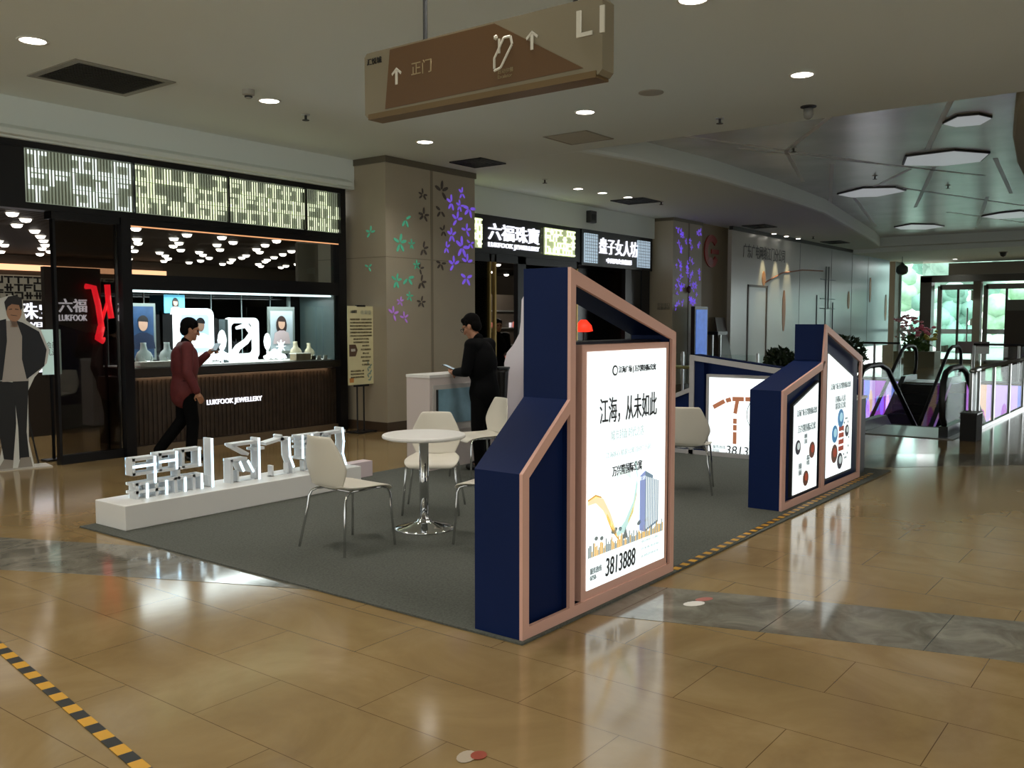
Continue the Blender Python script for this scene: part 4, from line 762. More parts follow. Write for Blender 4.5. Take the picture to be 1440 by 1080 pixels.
def seen(x,y):
    f_=10.2/y; xa=x*f_; za=CAMH+(3.0-CAMH)*f_
    if xa<5.05 and za<2.85 and xa>4.1: return 'entrance'
    if 5.9<xa<8.5 and 2.15<za<2.76: return 'transom'
    if 11.4<xa*1.01<15.8 and za<2.72: return 'second'
for iy in range(11):
    for ix in range(14):
        x=4.2+ix*.86+(.43 if iy%2 else 0)+rg.uniform(-.16,.16); y=11.4+iy*.78+rg.uniform(-.15,.15)
        k=seen(x,y)
        if x>15.7 or not k: continue
        lb={'entrance':'small round spotlight in the slatted ceiling seen through the shop entrance','transom':'small round spotlight in the slatted ceiling behind the window transom','second':'small round spotlight in the slatted ceiling behind the gold entrance posts'}[k]
        if sl0 is None:
            sl0=thing('shop_spotlight',lb,'ceiling light',(x,y,3.01),0,k+' spotlights')
            MB().lathe([(0,0),(.075,0),(.07,-.028),(.05,-.05),(0,-.058)],(0,0,0),16).build('lamp_lens',EM('spot_lens','#fff4e8',4),sl0); MB().lathe([(.075,0),(.09,0),(.09,-.008),(.075,-.01)],(0,0,0),16).build('trim_ring',RING,sl0)
        else: dup(sl0,(x,y,3.01),None,lb,k+' spotlights')
for x,y in ((17.55, 14.34), (20.26, 16.17), (17.81, 13.99), (21.79, 16.79), (21.9, 17.7), (19.86, 14.92)): dup(sl0,(x,y,3.01),None,'small round spotlight in the slatted ceiling behind the gold entrance posts','second spotlights')
for x,y in ((5,12),(7.5,12.2),(9.5,12.2),(6,14.8),(9,15),(8,18),(11.5,17.5)):
    d=bpy.data.lights.new('shop_lamp','SPOT'); d.energy=70; d.color=(1,.93,.82); d.spot_size=R(150); d.spot_blend=.8; d.shadow_soft_size=.3; o=bpy.data.objects.new('shop_lamp',d); o.location=(x,y,2.95); COL.objects.link(o)
# easel sign
t=thing('easel_sign','tall cream notice board with a brown tag on a thin black stand','notice board',(9.15,9.78,0))
bx=Matrix.Identity(4)
EB=M('easel_board','#d6cfa4',.6,noise=.06,nscale=4); X0,X1=8.93,9.43; Yb=9.72
rbox(X0,X1,Yb,Yb+.015,.70,1.83).build('board',EB,t,world=True)
m=MB(); m.cyl((9.12,Yb+.03,0.02),(9.12,Yb+.03,1.83),.012,8); m.cyl((9.25,Yb+.03,.02),(9.25,Yb+.03,1.83),.012,8); m.box(9.1,9.27,Yb-.004,Yb+.03,1.82,1.845); m.box(9.05,9.32,Yb-.01,Yb+.03,.67,.70); m.build('stand_poles',BLACK,t,world=True)
rbox(9.0,9.38,Yb-.1,Yb+.16,0,.02).build('stand_base',BLACK,t,world=True)
INK=M('brown_ink','#6d6248',.6); text('header_lettering','六福珠寶',(9.04,Yb-.003,1.75),.045,PRT,w=.12,parent=t); text('title_lettering','收銀臺',(9.28,Yb-.003,1.74),.06,M('ink_pale','#a9ab96',.6),w=.2,parent=t)
rows=['尊敬的顧客感謝您一直以來的支持與厚愛','本店現推出會員尊享優惠活動歡迎參加','即日起至月底凡購買黃金飾品均可享受','每克減免優惠鑲嵌飾品另有折扣禮遇','活動期間更有精美禮品贈送數量有限','詳情請向店員查詢本店保留最終解釋權','謝謝您的光臨','祝您購物愉快生活美滿']
for k,r in enumerate(rows): text('body_lettering',r,(9.18,Yb-.003,1.64-.047*k),.026,INK,w=.42 if len(r)>10 else .3,parent=t)
MB().prism([(8.95,1.11),(9.07,1.11),(9.11,1.2),(9.07,1.28),(8.95,1.28)],FY,Yb-.003,Yb).build('brown_tag',M('tag_brown','#5b4636',.6),t,world=True); text('tag_lettering','優惠券',(9.02,Yb-.006,1.2),.04,WHITE,w=.08,parent=t)
for k in range(6): text('list_lettering',('會員專享','黃金滿減優惠','鑽石八折','翡翠玉器九折','舊金換新','生日雙倍積分')[k],(9.27,Yb-.003,1.26-.055*k),.026,INK,w=(.14,.2,.12,.2,.14,.16)[k],parent=t)
for k in range(3): text('foot_lettering',('地址江海廣場一樓','電話查詢歡迎光臨','恭候您的光臨')[k],(9.1,Yb-.003,.9-.045*k),.024,INK,w=.26,parent=t)
rbox(8.95,9.03,Yb-.002,Yb,.735,.8).build('orange_patch',M('patch_orange','#c98a4a',.6),t,world=True); m=MB(); 
for k in range(9): m.prism(ell(9.34+.03*math.sin(k*2.1),.76+k*.03,.03,.012,8,k),FY,Yb-.003,Yb)
m.build('plant_drawing',M('drawing_teal','#7d9a90',.6),t,world=True)
# cardboard standee
t=thing('cardboard_standee','life-size cardboard cut-out of a man in a dark jacket beside the entrance','standee',(4.62,10.32,0),R(-12))
def sp_(pts,name,mat,k): return MB().prism(pts,FY,-.001-k*.002,.0).build(name,mat,t)
out_=[(-.2,0),(.17,0),(.16,.06),(.12,.3),(.13,.85),(.2,1.0),(.33,1.15),(.36,1.3),(.28,1.52),(.14,1.62),(.12,1.72),(.11,1.84),(0,1.9),(-.11,1.86),(-.14,1.74),(-.25,1.72),(-.3,1.6),(-.3,1.3),(-.24,.95),(-.2,.7),(-.13,.3)]
MB().prism(out_,FY,0,.012).build('board',M('card_white','#cfcfc9',.6),t)
sp_([(-.13,.1),(-.04,.1),(0,.5),(.0,.95),(-.2,.98),(-.22,.75),(-.16,.35)],'trousers_print',M('print_black','#131417',.6),1); MB().prism([(.02,.1),(.12,.1),(.1,.4),(.14,.98),(-.02,.98),(.02,.45)],FY,-.004,0).build('trousers_print',MC['print_black'],t)
sp_([(-.2,0),(-.05,0),(-.04,.1),(-.13,.12)],'shoe_print',M('print_shoe','#8f867c',.6),2); sp_([(0,0),(.15,0),(.13,.12),(.03,.12)],'shoe_print',MC['print_shoe'],2)
sp_([(-.12,.96),(.14,.96),(.1,1.5),(.06,1.62),(-.06,1.62),(-.06,1.4)],'shirt_print',M('print_shirt','#a59d95',.6),2)
sp_([(.12,.98),(.3,1.12),(.33,1.3),(.26,1.5),(.1,1.6),(.04,1.62),(.09,1.45),(.08,1.2)],'jacket_print',M('print_jacket','#15181f',.6),3); sp_([(-.12,.98),(-.22,.96),(-.29,1.3),(-.28,1.58),(-.06,1.64),(-.06,1.4)],'jacket_print',MC['print_jacket'],3)
sp_(ell(.02,1.72,.075,.11,18),'face_print',M('print_tan','#a47a5e',.6),3); sp_([(-.02,1.68),(.05,1.67),(.05,1.675),(-.01,1.685)],'mouth_print',HRP,4); sp_([(-.03,1.745),(.0,1.75),(.0,1.74),(-.03,1.738)],'eye_print',HRP,4); sp_([(.03,1.75),(.065,1.745),(.065,1.738),(.03,1.74)],'eye_print',HRP,4); sp_(ell(-.17,1.72,.05,.05,12),'hand_print',MC['print_tan'],3); sp_([(-.055,1.72),(-.07,1.82),(-.03,1.88),(.04,1.895),(.1,1.86),(.105,1.76),(.085,1.73),(.07,1.79),(0,1.8),(-.04,1.77)],'hair_print',HRP,4); sp_([(-.02,1.55),(.05,1.55),(.05,1.66),(-.02,1.66)],'neck_print',MC['print_tan'],2)
MB().tube([(.05,.012,1.0),(.25,.18,.02)],.01,6).build('support_strut',DGREY,t)
rbox(-.3,.33,-.1,.2,0,.012).build('base_board',M('base_white','#b7b1a6',.5),t)
# ------------------------------------------------------------------ second jewellery front and the clothing shop
t=thing('shop_sign','black and lit fretwork sign of the second jewellery shopfront','shop sign',(13.7,10.3,2.82)); rbox(11.45,15.85,10.3,10.45,2.82,3.5).build('box',FRAMEB,t,world=True)
for a,b,sd in ((11.5,12.62,41),(14.55,15.6,42)):
    rbox(a,b,10.27,10.3,2.9,3.42).build('light_panel',EM('fret_pane_lit','#aab58a',.45),t,world=True); m=MB(); fretwork(m,a,b,2.91,3.41,10.25,sd,.14); m.build('fretwork',EM('fret_bright','#eef4cf',.95),t,world=True)
text('shop_lettering','六福珠寶',(13.6,10.285,3.22),.3,LETLIT,w=1.55,ext=.02,off=.006,parent=t); text('shop_lettering','LUKFOOK JEWELLERY',(13.6,10.285,2.97),.11,LETLIT,w=1.55,ext=.02,off=.004,parent=t)
t=thing('shop_sign','black sign with white characters of the women\'s clothing shop','shop sign',(17.3,10.3,2.8)); rbox(15.87,18.85,10.28,10.45,2.76,3.5).build('box',BLACK,t,world=True)
for a,b in ((15.95,16.45),(18.15,18.7)): rbox(a,b,10.25,10.28,2.82,3.42).build('light_panel',EM('cool_panel','#a9bccb',.6),t,world=True)
m=MB()
for a,b in ((15.95,16.45),(18.15,18.7)):
    for k in range(9): m.box(a,b,10.246,10.25,2.85+k*.066,2.858+k*.066)
    for k in range(7): m.box(a+k*.08,a+k*.08+.006,10.246,10.25,2.82,3.42)
m.build('lattice',M('lattice_grey','#5a6670',.5),t,world=True)
text('shop_lettering','盘子女人坊',(17.33,10.265,3.2),.34,LETLIT,w=1.6,ext=.02,off=.0,parent=t); text('shop_lettering','中国风文化摄影',(17.35,10.265,2.9),.11,LETLIT,w=1.05,ext=.02,parent=t)
t=thing('shop_entrance','glass entrance with gold posts below the second jewellery sign','shop entrance',(13.5,10.4,0))
for x in (12.9,13.05,15.75): MB().box(x,x+.05,10.32,10.38,0,2.82).build('gold_post',M('gold_metal','#8d7440',.3,.8),t,world=True)
rbox(13.75,14.0,10.32,10.42,0,2.82).build('dark_post',FRAMEB,t,world=True); rbox(11.45,12.9,10.34,10.36,0,2.8).build('pane',MC['clear_glass'],t,world=True); rbox(14.0,15.75,10.34,10.36,0,2.8).build('pane',MC['clear_glass'],t,world=True)
rbox(11.45,15.8,10.32,10.4,2.68,2.82).build('lintel',FRAMEB,t,world=True)
t=thing('display_cabinet','lit display cabinet with goods inside the second jewellery shop','cabinet',(14.2,12.6,0)); rbox(13.2,15.4,12.6,13.0,0,2.2).build('body',M('cab_dark','#2c2722',.5),t,world=True)
rg=random.Random(8)
for k in range(5): rbox(13.3,15.3,12.57,12.6,.3+k*.38,.33+k*.38).build('shelf',STEEL,t,world=True)
m=MB(); m2=MB()
for k in range(40): (m if rg.random()<.5 else m2).box(x:=13.35+rg.random()*1.85,x+.06,12.54,12.6,z:=.33+rg.randrange(4)*.38,z+.08+rg.random()*.16)
m.build('goods_pale',M('goods_pale','#b9b7c4',.5,em='#b9b7c4',es=.25),t,world=True); m2.build('goods_pink',M('goods_pink','#b0645a',.5,em='#b0645a',es=.3),t,world=True); t.location.x+=2.4
d=bpy.data.lights.new('shop_lamp','SPOT'); d.energy=170; d.color=(1,.9,.75); d.spot_size=R(150); d.shadow_soft_size=.3; o=bpy.data.objects.new('shop_lamp',d); o.location=(15.6,11.9,2.9); COL.objects.link(o)
t=thing('dark_shopfront','black front of the women\'s clothing shop below its sign','shopfront',(17.3,10.4,0)); rbox(16.03,18.93,10.9,11.0,0,2.75).build('back_panel',M('shop_black','#0e0f12',.25),t,world=True); rbox(17.75,18.0,10.34,10.44,0,2.76).build('post',BLACK,t,world=True); rbox(18.5,18.85,10.34,10.44,0,2.76).build('post',BLACK,t,world=True); rbox(18.0,18.5,10.36,10.38,0,2.76).build('door_leaf',M('door_dark','#15181c',.15),t,world=True)
t=thing('red_floor_lamp','glowing red bell-shaped lamp on a dark stand in the clothing shop','lamp',(16.45,10.6,0)); MB().lathe([(.1,1.38),(.2,1.4),(.17,1.52),(.06,1.64),(.02,1.64)],seg=20).build('lamp_shade',EM('red_shade','#f0301c',1.1),t,smooth=True); MB().lathe([(.16,0),(.16,.03),(.02,.05),(.02,1.4)],seg=16).build('stand',BLACK,t)
# ------------------------------------------------------------------ hoarding, recess sign, kiosk
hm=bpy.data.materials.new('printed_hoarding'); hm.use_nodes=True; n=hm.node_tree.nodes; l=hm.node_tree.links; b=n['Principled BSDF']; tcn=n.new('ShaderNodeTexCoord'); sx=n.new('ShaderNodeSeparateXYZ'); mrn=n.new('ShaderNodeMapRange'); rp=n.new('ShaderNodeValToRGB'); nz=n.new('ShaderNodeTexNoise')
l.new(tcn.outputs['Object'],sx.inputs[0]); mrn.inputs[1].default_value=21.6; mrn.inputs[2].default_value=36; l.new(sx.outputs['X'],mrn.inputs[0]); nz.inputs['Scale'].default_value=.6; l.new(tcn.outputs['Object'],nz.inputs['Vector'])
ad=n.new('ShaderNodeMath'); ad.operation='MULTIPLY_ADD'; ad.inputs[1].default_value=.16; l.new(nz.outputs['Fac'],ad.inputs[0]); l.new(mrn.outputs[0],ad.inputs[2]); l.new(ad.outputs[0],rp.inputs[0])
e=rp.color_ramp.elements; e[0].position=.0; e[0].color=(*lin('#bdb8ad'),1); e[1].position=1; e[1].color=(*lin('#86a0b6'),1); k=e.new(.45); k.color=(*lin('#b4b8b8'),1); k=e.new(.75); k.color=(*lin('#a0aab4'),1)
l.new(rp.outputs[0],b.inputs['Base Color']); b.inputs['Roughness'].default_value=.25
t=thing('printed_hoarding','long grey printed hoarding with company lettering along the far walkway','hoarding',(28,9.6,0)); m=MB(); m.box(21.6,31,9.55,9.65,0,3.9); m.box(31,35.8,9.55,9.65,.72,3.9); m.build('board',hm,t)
for o_ in t.children: o_.location=(-28,-9.6,0)
rbox(21.55,35.8,9.5,9.6,3.88,3.97).build('top_rail',DGREY,t,world=True)
text('company_lettering','广东广电网络江门分公司',(23.75,9.54,3.42),.36,M('lettering_dark','#3e3e40',.5),w=2.9,parent=t)
m=MB(); [m.box(*q) for q in ((22.64,22.70,9.53,9.55,0,2.56),(23.9,23.96,9.53,9.55,0,2.56),(22.64,23.96,9.53,9.55,2.5,2.56))]; m.build('door_frame',M('hoarding_frame','#6a625c',.5),t,world=True)
m=MB(); [m.box(x,x+.015,9.545,9.55,.2,3.85) for x in (26.4,29.2,31.3,33.1)]; m.build('panel_joint',M('hoarding_joint','#6f7578',.5),t,world=True)
m=MB(); [m.prism(ell(x,z,.12,h,10),FY,9.54,9.55) for x,z,h in ((23.7,2.75,.2),(25.2,1.9,.6),(31.0,2.3,.3),(33.4,2.7,.45),(35.4,2.1,.5))]; m.build('orange_print',M('print_orange','#c08a5e',.5),t,world=True)
m=MB(); pts_=[(23.8,2.65),(25,2.95),(26.6,3.1),(28.4,3.15)]
for a,b_ in zip(pts_,pts_[1:]): m.tube([(a[0],9.545,a[1]),(b_[0],9.545,b_[1])],.018,5)
m.build('line_print',M('print_rust','#9a6450',.5),t,world=True)
m=MB(); [m.tube([(x,9.545,z0),(x,9.545,z1)],.02,5) for x,z0,z1 in ((28.7,1.2,3.3),(28.95,2.0,3.3),(27.9,1.4,2.4),(29.4,.9,2.2))]; [m.tube([(28.2,9.545,z),(29.6,9.545,z)],.014,5) for z in (2.0,2.3,2.9)]; m.build('building_print',M('print_line_grey','#6d7a84',.5),t,world=True)
t=thing('logo_sign','red circular G-shaped logo on the tan wall beside the hoarding','sign',(21.05,9.83,3.3)); m=MB()
for k in range(20):
    a=R(40+k*14.5); b_=R(40+(k+1)*14.5); r0,r1=.23,.40
    m.prism([(21.05+r0*math.cos(a),3.33+r0*math.sin(a)),(21.05+r1*math.cos(a),3.33+r1*math.sin(a)),(21.05+r1*math.cos(b_),3.33+r1*math.sin(b_)),(21.05+r0*math.cos(b_),3.33+r0*math.sin(b_))],FY,9.82,9.85)
m.box(21.05,21.45,9.82,9.85,3.27,3.38); m.build('ring',M('logo_red','#a02f2a',.45),t,world=True); MB().prism(ell(20.98,3.08,.16,.1,14),FY,9.815,9.82).build('flame',M('logo_red_dark','#86242a',.45),t,world=True)
t=thing('advert_screen','tall narrow blue advertising screen standing by the far column','screen',(19.8,9.5,0)); rbox(19.42,20.1,9.46,9.56,0,1.95).build('cabinet',BLACK,t,world=True); rbox(19.47,20.05,9.45,9.46,.55,1.88).build('display',M('blue_display','#2a4f9a',.4,em='#3a62b4',es=.55,noise=.4,nscale=4),t,world=True)
t=thing('wall_alarm','small dark alarm fixed to the far column above the blue screen','alarm',(19.7,9.76,2.35)); MB().ball((0,0,0),.09,2,(1,.5,1)).build('body',M('alarm_red','#4a2422',.4),t); rbox(-.05,.05,0,.03,-.05,.05).build('mount',DGREY,t)
t=thing('console_shelf','small dark two-tier shelf stand against the tan wall','shelf',(20.7,9.5,0))
for z in (.62,1.28): rbox(20.45,21.0,9.35,9.75,z,z+.08).build('shelf',BLACK,t,world=True)
for x in (20.5,20.95): rbox(x-.02,x+.02,9.5,9.55,0,1.28).build('leg',STEEL,t,world=True)
t=thing('leaning_board','dark brown board leaning beside the hoarding start','panel',(21.3,9.4,0)); MB().prism([(9.35,0),(9.38,0),(9.72,1.7),(9.69,1.7)],FX,21.0,21.58).build('board',M('panel_brown','#4f443c',.4),t,world=True); rbox(21.0,21.58,9.33,9.36,0,.05).build('foot',BLACK,t,world=True)
# ------------------------------------------------------------------ void: railings, escalators, screens
CLEAR=GLC('rail_glass',(.93,.97,.96),.05)
def rail(name,label,a,b,h,npost,handmat,hz=None,pw=.03):
    a,b=Vector((*a,0)),Vector((*b,0)); L=(b-a).length; rz=math.atan2((b-a).y,(b-a).x); t=thing(name,label,'railing',a,rz)
    MB().tube([(0,0,hz or h),(L,0,hz or h)],.03,10).build('handrail',handmat,t,smooth=True)
    for k in range(npost): x=L*k/(npost-1); rbox(x-pw,x+pw,-.02,.02,0,h-.03).build('post',STEEL,t)
    for k in range(npost-1): x0=L*k/(npost-1)+pw+.02; x1=L*(k+1)/(npost-1)-pw-.02; rbox(x0,x1,-.006,.006,.06,h-.06).build('glass_panel',CLEAR,t)
    rbox(-pw,L+pw,-.03,.03,0,.05).build('base_channel',STEEL,t)
rail('glass_railing','glass railing with a steel handrail along the right edge of the void',(14.6,2.66),(26.2,2.66),.92,9,STEEL,None,.045)
rail('glass_railing','short glass railing joining the escalator to the long railing',(13.98,2.6),(14.52,2.6),.92,2,STEEL)
rail('glass_railing','glass railing behind the booth at the near edge of the void',(13.42,4.22),(13.42,8.0),1.15,4,M('brass_rail','#8d8a5e',.4,.3),.87,.015)
rail('glass_railing','far glass railing across the void before the entrance doors',(26.55,2.8),(26.55,4.9),1.0,3,DGREY); rail('glass_railing','far glass railing left of the escalator landing',(26.55,6.75),(26.55,8.1),1.0,3,DGREY)
def make_escalator(label,loc,rz):
    t=thing('escalator',label,'escalator',loc,rz); tn=math.tan(R(30))
    L=7.2; n=18
    rbox(-.3,1.0,-.72,.72,.0,.012).build('landing_plate',STEEL,t)
    m=MB()
    for k in range(n): x=1.0+k*.4; m.box(x,x+.42,-.5,.5,-(k+1)*.4*tn-.05,-k*.4*tn*1-.0-.02)
    m.build('steps',M('step_black','#0c0c0e',.5),t)
    for sy in (1,-1):
        y=sy*.56
        pr_=[(-.1,.14),(1.0,.14),(1.0+L,.14-L*tn),(1.0+L,.82-L*tn),(1.1,.86),(.1,.9),(-.12,.82),(-.24,.6),(-.22,.3)]
        MB().prism(pr_,FY,y-.006,y+.006).build('glass_balustrade',CLEAR,t)
        MB().tube([(-.1,y,.18),(-.24,y,.3),(-.29,y,.55),(-.24,y,.78),(-.1,y,.9),(.2,y,.95),(.8,y,.95),(1.2,y,.86),(1.0+L,y,.88-L*tn)],.042,10).build('handrail',RUB,t,smooth=True)
        MB().prism([(-.15,.0),(1.0,0),(1.0+L,-L*tn),(1.0+L,.16-L*tn),(1.0,.16),(-.15,.16)],FY,y+sy*.0-.06,y+.06).build('skirt',M('skirt_steel','#4c5052',.3,.7),t)
    return t
ESC=make_escalator('escalator with black handrails going down just beyond the farther navy display',(13.75,3.42,0),0)
dup(ESC,(26.45,5.8,0),PI,'far escalator with looped handrails across the void')
t=thing('dark_cabinet','low black cabinet at the foot of the near glass railing','cabinet',(13.65,2.5,0)); rbox(13.45,13.85,2.42,2.62,.0,.36).build('body',BLACKM,t,world=True); rbox(13.44,13.86,2.41,2.63,.36,.38).build('top',BLACK,t,world=True)
def led(label,x0,x1,y0,y1,z0,z1,seed,face):
    t=thing('led_screen',label,'screen',((x0+x1)/2,(y0+y1)/2,z0)); rbox(x0,x1,y0,y1,z0,z1).build('housing',BLACK,t,world=True)
    rg=random.Random(seed); cols=['#b04fd0','#8a66e0','#7f8cf0','#d060c0','#c8a8e8','#e0b8a0']
    n=9; a0,a1=(y0,y1) if face=='X' else (x0,x1)
    for k in range(n):
        u0=a0+(a1-a0)*k/n; u1=a0+(a1-a0)*(k+1)/n; c_=rg.choice(cols); mt=EM('led_'+c_.lstrip('#'),c_,.75)
        (rbox(x0-.01,x0,u0,u1,z0+.05,z1-.01) if face=='X' else rbox(u0,u1,y0-.01,y0,z0+.05,z1-.01)).build('screen_tile',mt,t,world=True)
        for q in range(2):
            c2_=rg.choice(cols); w=(u1-u0)*.35; um=u0+(u1-u0)*rg.uniform(.2,.8); zz=rg.uniform(z0+.5,z1-.5); mt=EM('led_'+c2_.lstrip('#'),c2_,.6)
            P_=ell(um,zz,w,rg.uniform(.15,.5),12); MB().prism(P_,FX if face=='X' else FY,(x0 if face=='X' else y0)-.014,(x0 if face=='X' else y0)-.008).build('screen_motif',mt,t,world=True)
led('purple LED screen below floor level, right of the far escalator',26.35,26.45,2.85,5.0,-1.9,-.03,4,'X'); led('purple LED screen below floor level, left of the far escalator',26.35,26.45,6.6,7.9,-1.9,-.03,6,'X')
LEAF=M('leaf_dark','#22331f',.5,noise=.3,nscale=20)
def bush(par,c,r,n,seed,mat=LEAF,name='foliage',sz=.055,sc=(1,1,1)):
    rg=random.Random(seed); m=MB()
    for k in range(n):
        d=Vector((rg.gauss(0,1),rg.gauss(0,1),rg.gauss(0,1))); d.normalize(); d*=r*(rg.random()**.4); p=Vector(c)+Vector((d.x*sc[0],d.y*sc[1],d.z*sc[2])); a=Vector((rg.gauss(0,1),rg.gauss(0,1),rg.gauss(.3,1))).normalized(); b_=a.cross(Vector((rg.random(),rg.random(),rg.random()))).normalized(); s=sz*rg.uniform(.6,1.3)
        m.face([p-a*s,p+b_*s*.35,p+a*s,p-b_*s*.35])
    return m.build(name,mat,par)
def potted(label,loc,r,z,n,seed):
    t=thing('potted_plant',label,'plant',loc); MB().lathe([(.12,0),(.17,.3),(.18,.34),(.15,.34),(.13,.28)],seg=20).build('pot',M('pot_dark','#2d2926',.5),t); MB().cyl((0,0,.28),(0,0,z),.02,8).build('stem',M('bark','#3b2d20',.7),t); bush(t,(0,0,z),r,n*3,seed)
potted('tall dark bushy potted plant behind the farther navy display',(12.9,4.02,0),.3,1.12,420,1); potted('low dark leafy potted plant at the escalator entry',(12.7,4.62,0),.2,.7,320,2); potted('dark round potted plant at the railing left of the farther display',(13.1,5.0,0),.24,1.0,300,3)
t=thing('tablet_stand','small white tablet glowing on a thin stand behind the map light box','tablet',(15.5,8.4,0)); rbox(-.12,.12,-.01,.01,1.0,1.2).build('screen',EM('tablet_white','#c9d6d6',.6),t); MB().cyl((0,0.02,0),(0,0.02,1.02),.015,8).build('stand',DGREY,t)
# ------------------------------------------------------------------ entrance, flowers, outdoors
MULL=M('door_frame_dark','#4a4640',.4,.3); STONE=M('pier_stone','#7b7465',.6)
struct(rbox(36.4,37.2,9.5,9.9,0,3.85).build('wall_pier',STONE))
t=thing('entrance_portal','wide dark metal portal framing the glass entrance doors','portal',(37,5,0))
rbox(36.8,37.3,8.3,8.7,0,3.25).build('post',MULL,t,world=True); rbox(36.8,37.3,-6,8.7,3.05,3.3).build('header',MULL,t,world=True)
t=thing('vestibule','grey revolving-door vestibule housing above the entrance portal','vestibule',(38.6,2,0)); rbox(37.6,42,-6,7.9,3.3,3.78).build('housing',M('vestibule_grey','#8c8478',.5),t,world=True); rbox(37.58,37.6,-6,7.9,3.3,3.34).build('edge_strip',STEEL,t,world=True)
gd=GL('entrance_glass',(.80,.93,.90),.8,.01,1.45)
for k,(ya,yb) in enumerate(((7.0,8.3),(5.3,6.7),(3.7,5.0),(2.0,3.3))):
    t=thing('glass_door',('glass door leaf beside the dark portal post','second glass door leaf from the portal post','third glass door leaf from the portal post','glass door leaf farthest right in the entrance')[k],'door',(38.2,ya,0)); fr=MB()
    for y in (ya,yb): fr.box(38.15,38.25,y-.08,y+.08,0,2.95)
    fr.box(38.15,38.25,ya,yb,2.8,3.0); fr.box(38.15,38.25,ya,yb,0,.15); fr.build('frame',M('alu_grey','#77776f',.35,.5),t,world=True); rbox(38.19,38.21,ya+.08,yb-.08,.15,2.8).build('pane',gd,t,world=True); m=MB(); m.cyl((38.1,ya+.3,.7),(38.1,ya+.3,2.1),.03,8); m.build('pull_handle',STEEL,t,world=True); rbox(38.18,38.19,ya+.08,yb-.08,1.12,1.3).build('frosted_band',M('frost','#cfd8da',.6),t,world=True)
    m=MB(); m.box(38.15,38.25,(ya+yb)/2-.04,(ya+yb)/2+.04,.15,2.8); m.build('mullion',MULL,t,world=True)
for k,y in enumerate((6.85,5.15,3.5)): tag(rbox(37.32,37.7,y-.13,y+.13,0,3.2).build('door_pier',MULL if k%2 else STONE),('stone door pier second from the portal post','dark door pier in the middle of the entrance','stone door pier at the right of the entrance')[k],'pier')
t=thing('glass_wall','tall outer window left of the dark entrance portal','window',(37.1,8.9,0)); rbox(37.08,37.1,8.7,9.44,0,3.85).build('pane',gd,t,world=True); rbox(37.05,37.13,9.44,9.5,0,3.85).build('mullion',M('pale_mullion','#9db0ac',.4),t,world=True); rbox(37.06,37.08,8.7,9.44,1.2,1.3).build('frosted_band',MC['frost'],t,world=True)
t=thing('flower_planter','planter box with pink orchids and green leaves before the window','planter',(34.2,8.2,0)); rbox(-.45,.45,-.75,.6,0,.55).build('planter_box',M('planter_olive','#6d6a52',.6),t); bush(t,(0,0,.8),.45,200,5,M('leaf_mid','#4d6f37',.5),sz=.16)
def blooms(c,r,n,seed,mt,nm): 
    rg=random.Random(seed); m=MB()
    for k in range(n): m.ball((c[0]+rg.gauss(0,r),c[1]+rg.gauss(0,r),c[2]+rg.gauss(0,r*.6)),.06+.04*rg.random(),1,(1,1,.6))
    tag(m.build(nm,mt,t),kind='stuff')
blooms((0,.25,1.65),.2,36,1,M('bloom_pink','#f0b4c4',.6),'pink_blooms'); blooms((0,.3,1.2),.18,26,2,M('bloom_white','#e6dfe2',.6),'white_blooms'); blooms((-.1,-.3,1.3),.14,22,3,M('bloom_rose','#ea8aa6',.6),'rose_blooms'); blooms((-.1,-.45,1.05),.12,16,4,M('bloom_yellow','#b9b24a',.6),'yellow_blooms')
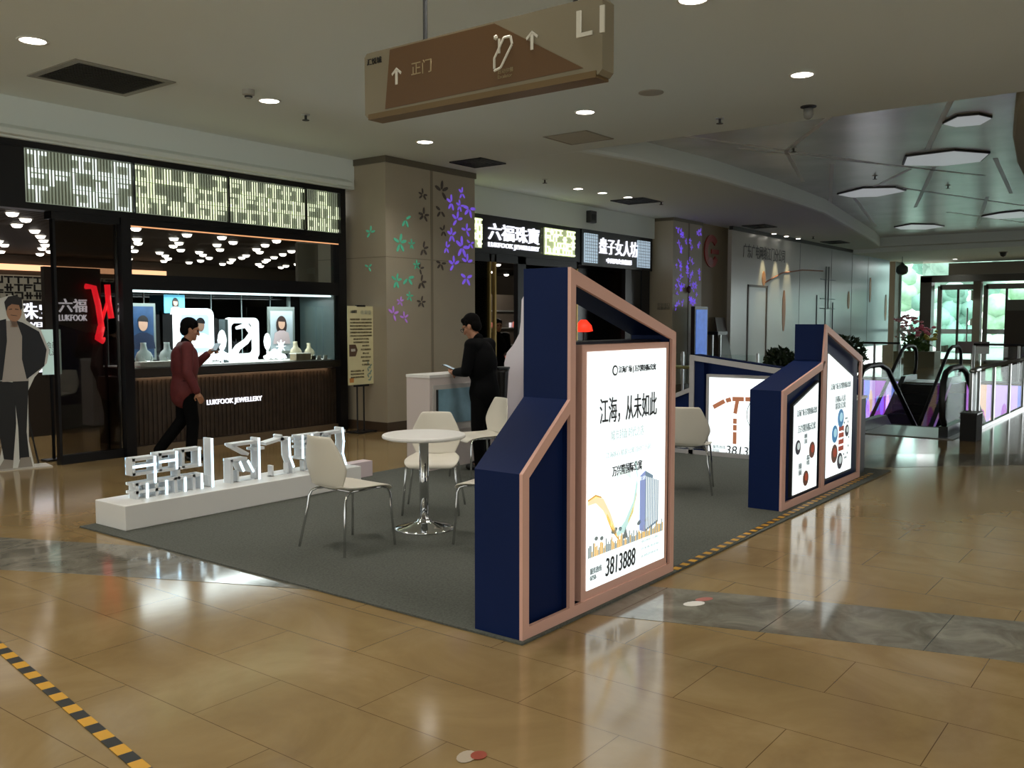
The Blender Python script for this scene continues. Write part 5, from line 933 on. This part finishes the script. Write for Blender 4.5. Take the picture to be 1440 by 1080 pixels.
t=thing('notice_board','tall brown board standing before the right entrance doors','board',(33.5,5.0,0)); rbox(33.5,33.62,4.55,5.3,.2,1.95).build('panel',M('board_brown','#4b4238',.5),t,world=True); rbox(33.45,33.67,4.5,5.35,0,.2).build('base',DGREY,t,world=True); rbox(33.48,33.5,4.6,5.25,1.95,2.3).build('header',GREY,t,world=True)
t=thing('black_totem','black totem sign at the right edge before the entrance','totem',(31.5,3.0,0)); rbox(31.5,31.7,2.3,3.3,0,2.1).build('panel',BLACKM,t,world=True); rbox(31.4,31.8,2.2,3.4,0,.05).build('base',BLACK,t,world=True)
t=thing('sign_plate','small pale sign plate on a post near the far landing','sign',(27.5,5.0,0)); rbox(27.5,27.53,4.7,5.5,.72,1.05).build('plate',M('plate_pinkgrey','#a8989a',.5),t,world=True); MB().cyl((27.55,5.1,0),(27.55,5.1,.9),.025,8).build('post',STEEL,t,world=True)
struct(rbox(42,140,-80,90,-.3,-.02).build('ground_outside',M('pale_paving','#b5bab2',.8)))
OUT1=M('tree_leaf','#b3cab0',.8,noise=.3,nscale=1.5); OUT2=M('tree_leaf_dark','#8fb0a4',.8,noise=.3,nscale=1.5)
def tree(label,x,y,z,r,seed,mt):
    t=thing('tree',label,'tree',(x,y,0)); MB().cyl((0,0,0),(0,0,z),.18,8).build('trunk',M('trunk','#4a4034',.8),t); m=MB(); rg=random.Random(seed)
    for k in range(26):
        d=Vector((rg.gauss(0,1),rg.gauss(0,1),rg.gauss(0,1))).normalized()*r*rg.uniform(.3,.9); m.ball(Vector((0,0,z))+d,r*rg.uniform(.25,.42),2)
    o=m.build('crown',mt,t,smooth=True); tx=bpy.data.textures.new('leafy','CLOUDS'); tx.noise_scale=.35; q=o.modifiers.new('d','DISPLACE'); q.texture=tx; q.strength=.5
tree('pale green tree outside the window left of the portal',58,15.2,3.2,2.0,1,OUT1); tree('dark green tree outside low behind the orchids',52,11.0,2.0,1.7,2,OUT2); tree('green tree outside behind the first glass doors',62,9.5,2.4,1.9,3,OUT1)
tree('green tree outside behind the middle glass doors',64,4.5,2.6,2.0,4,OUT2); tree('green tree outside behind the right glass doors',62,0.0,2.5,2.0,5,OUT1); tree('tall distant tree outside above the vestibule',75,14,6.0,4,6,OUT2)
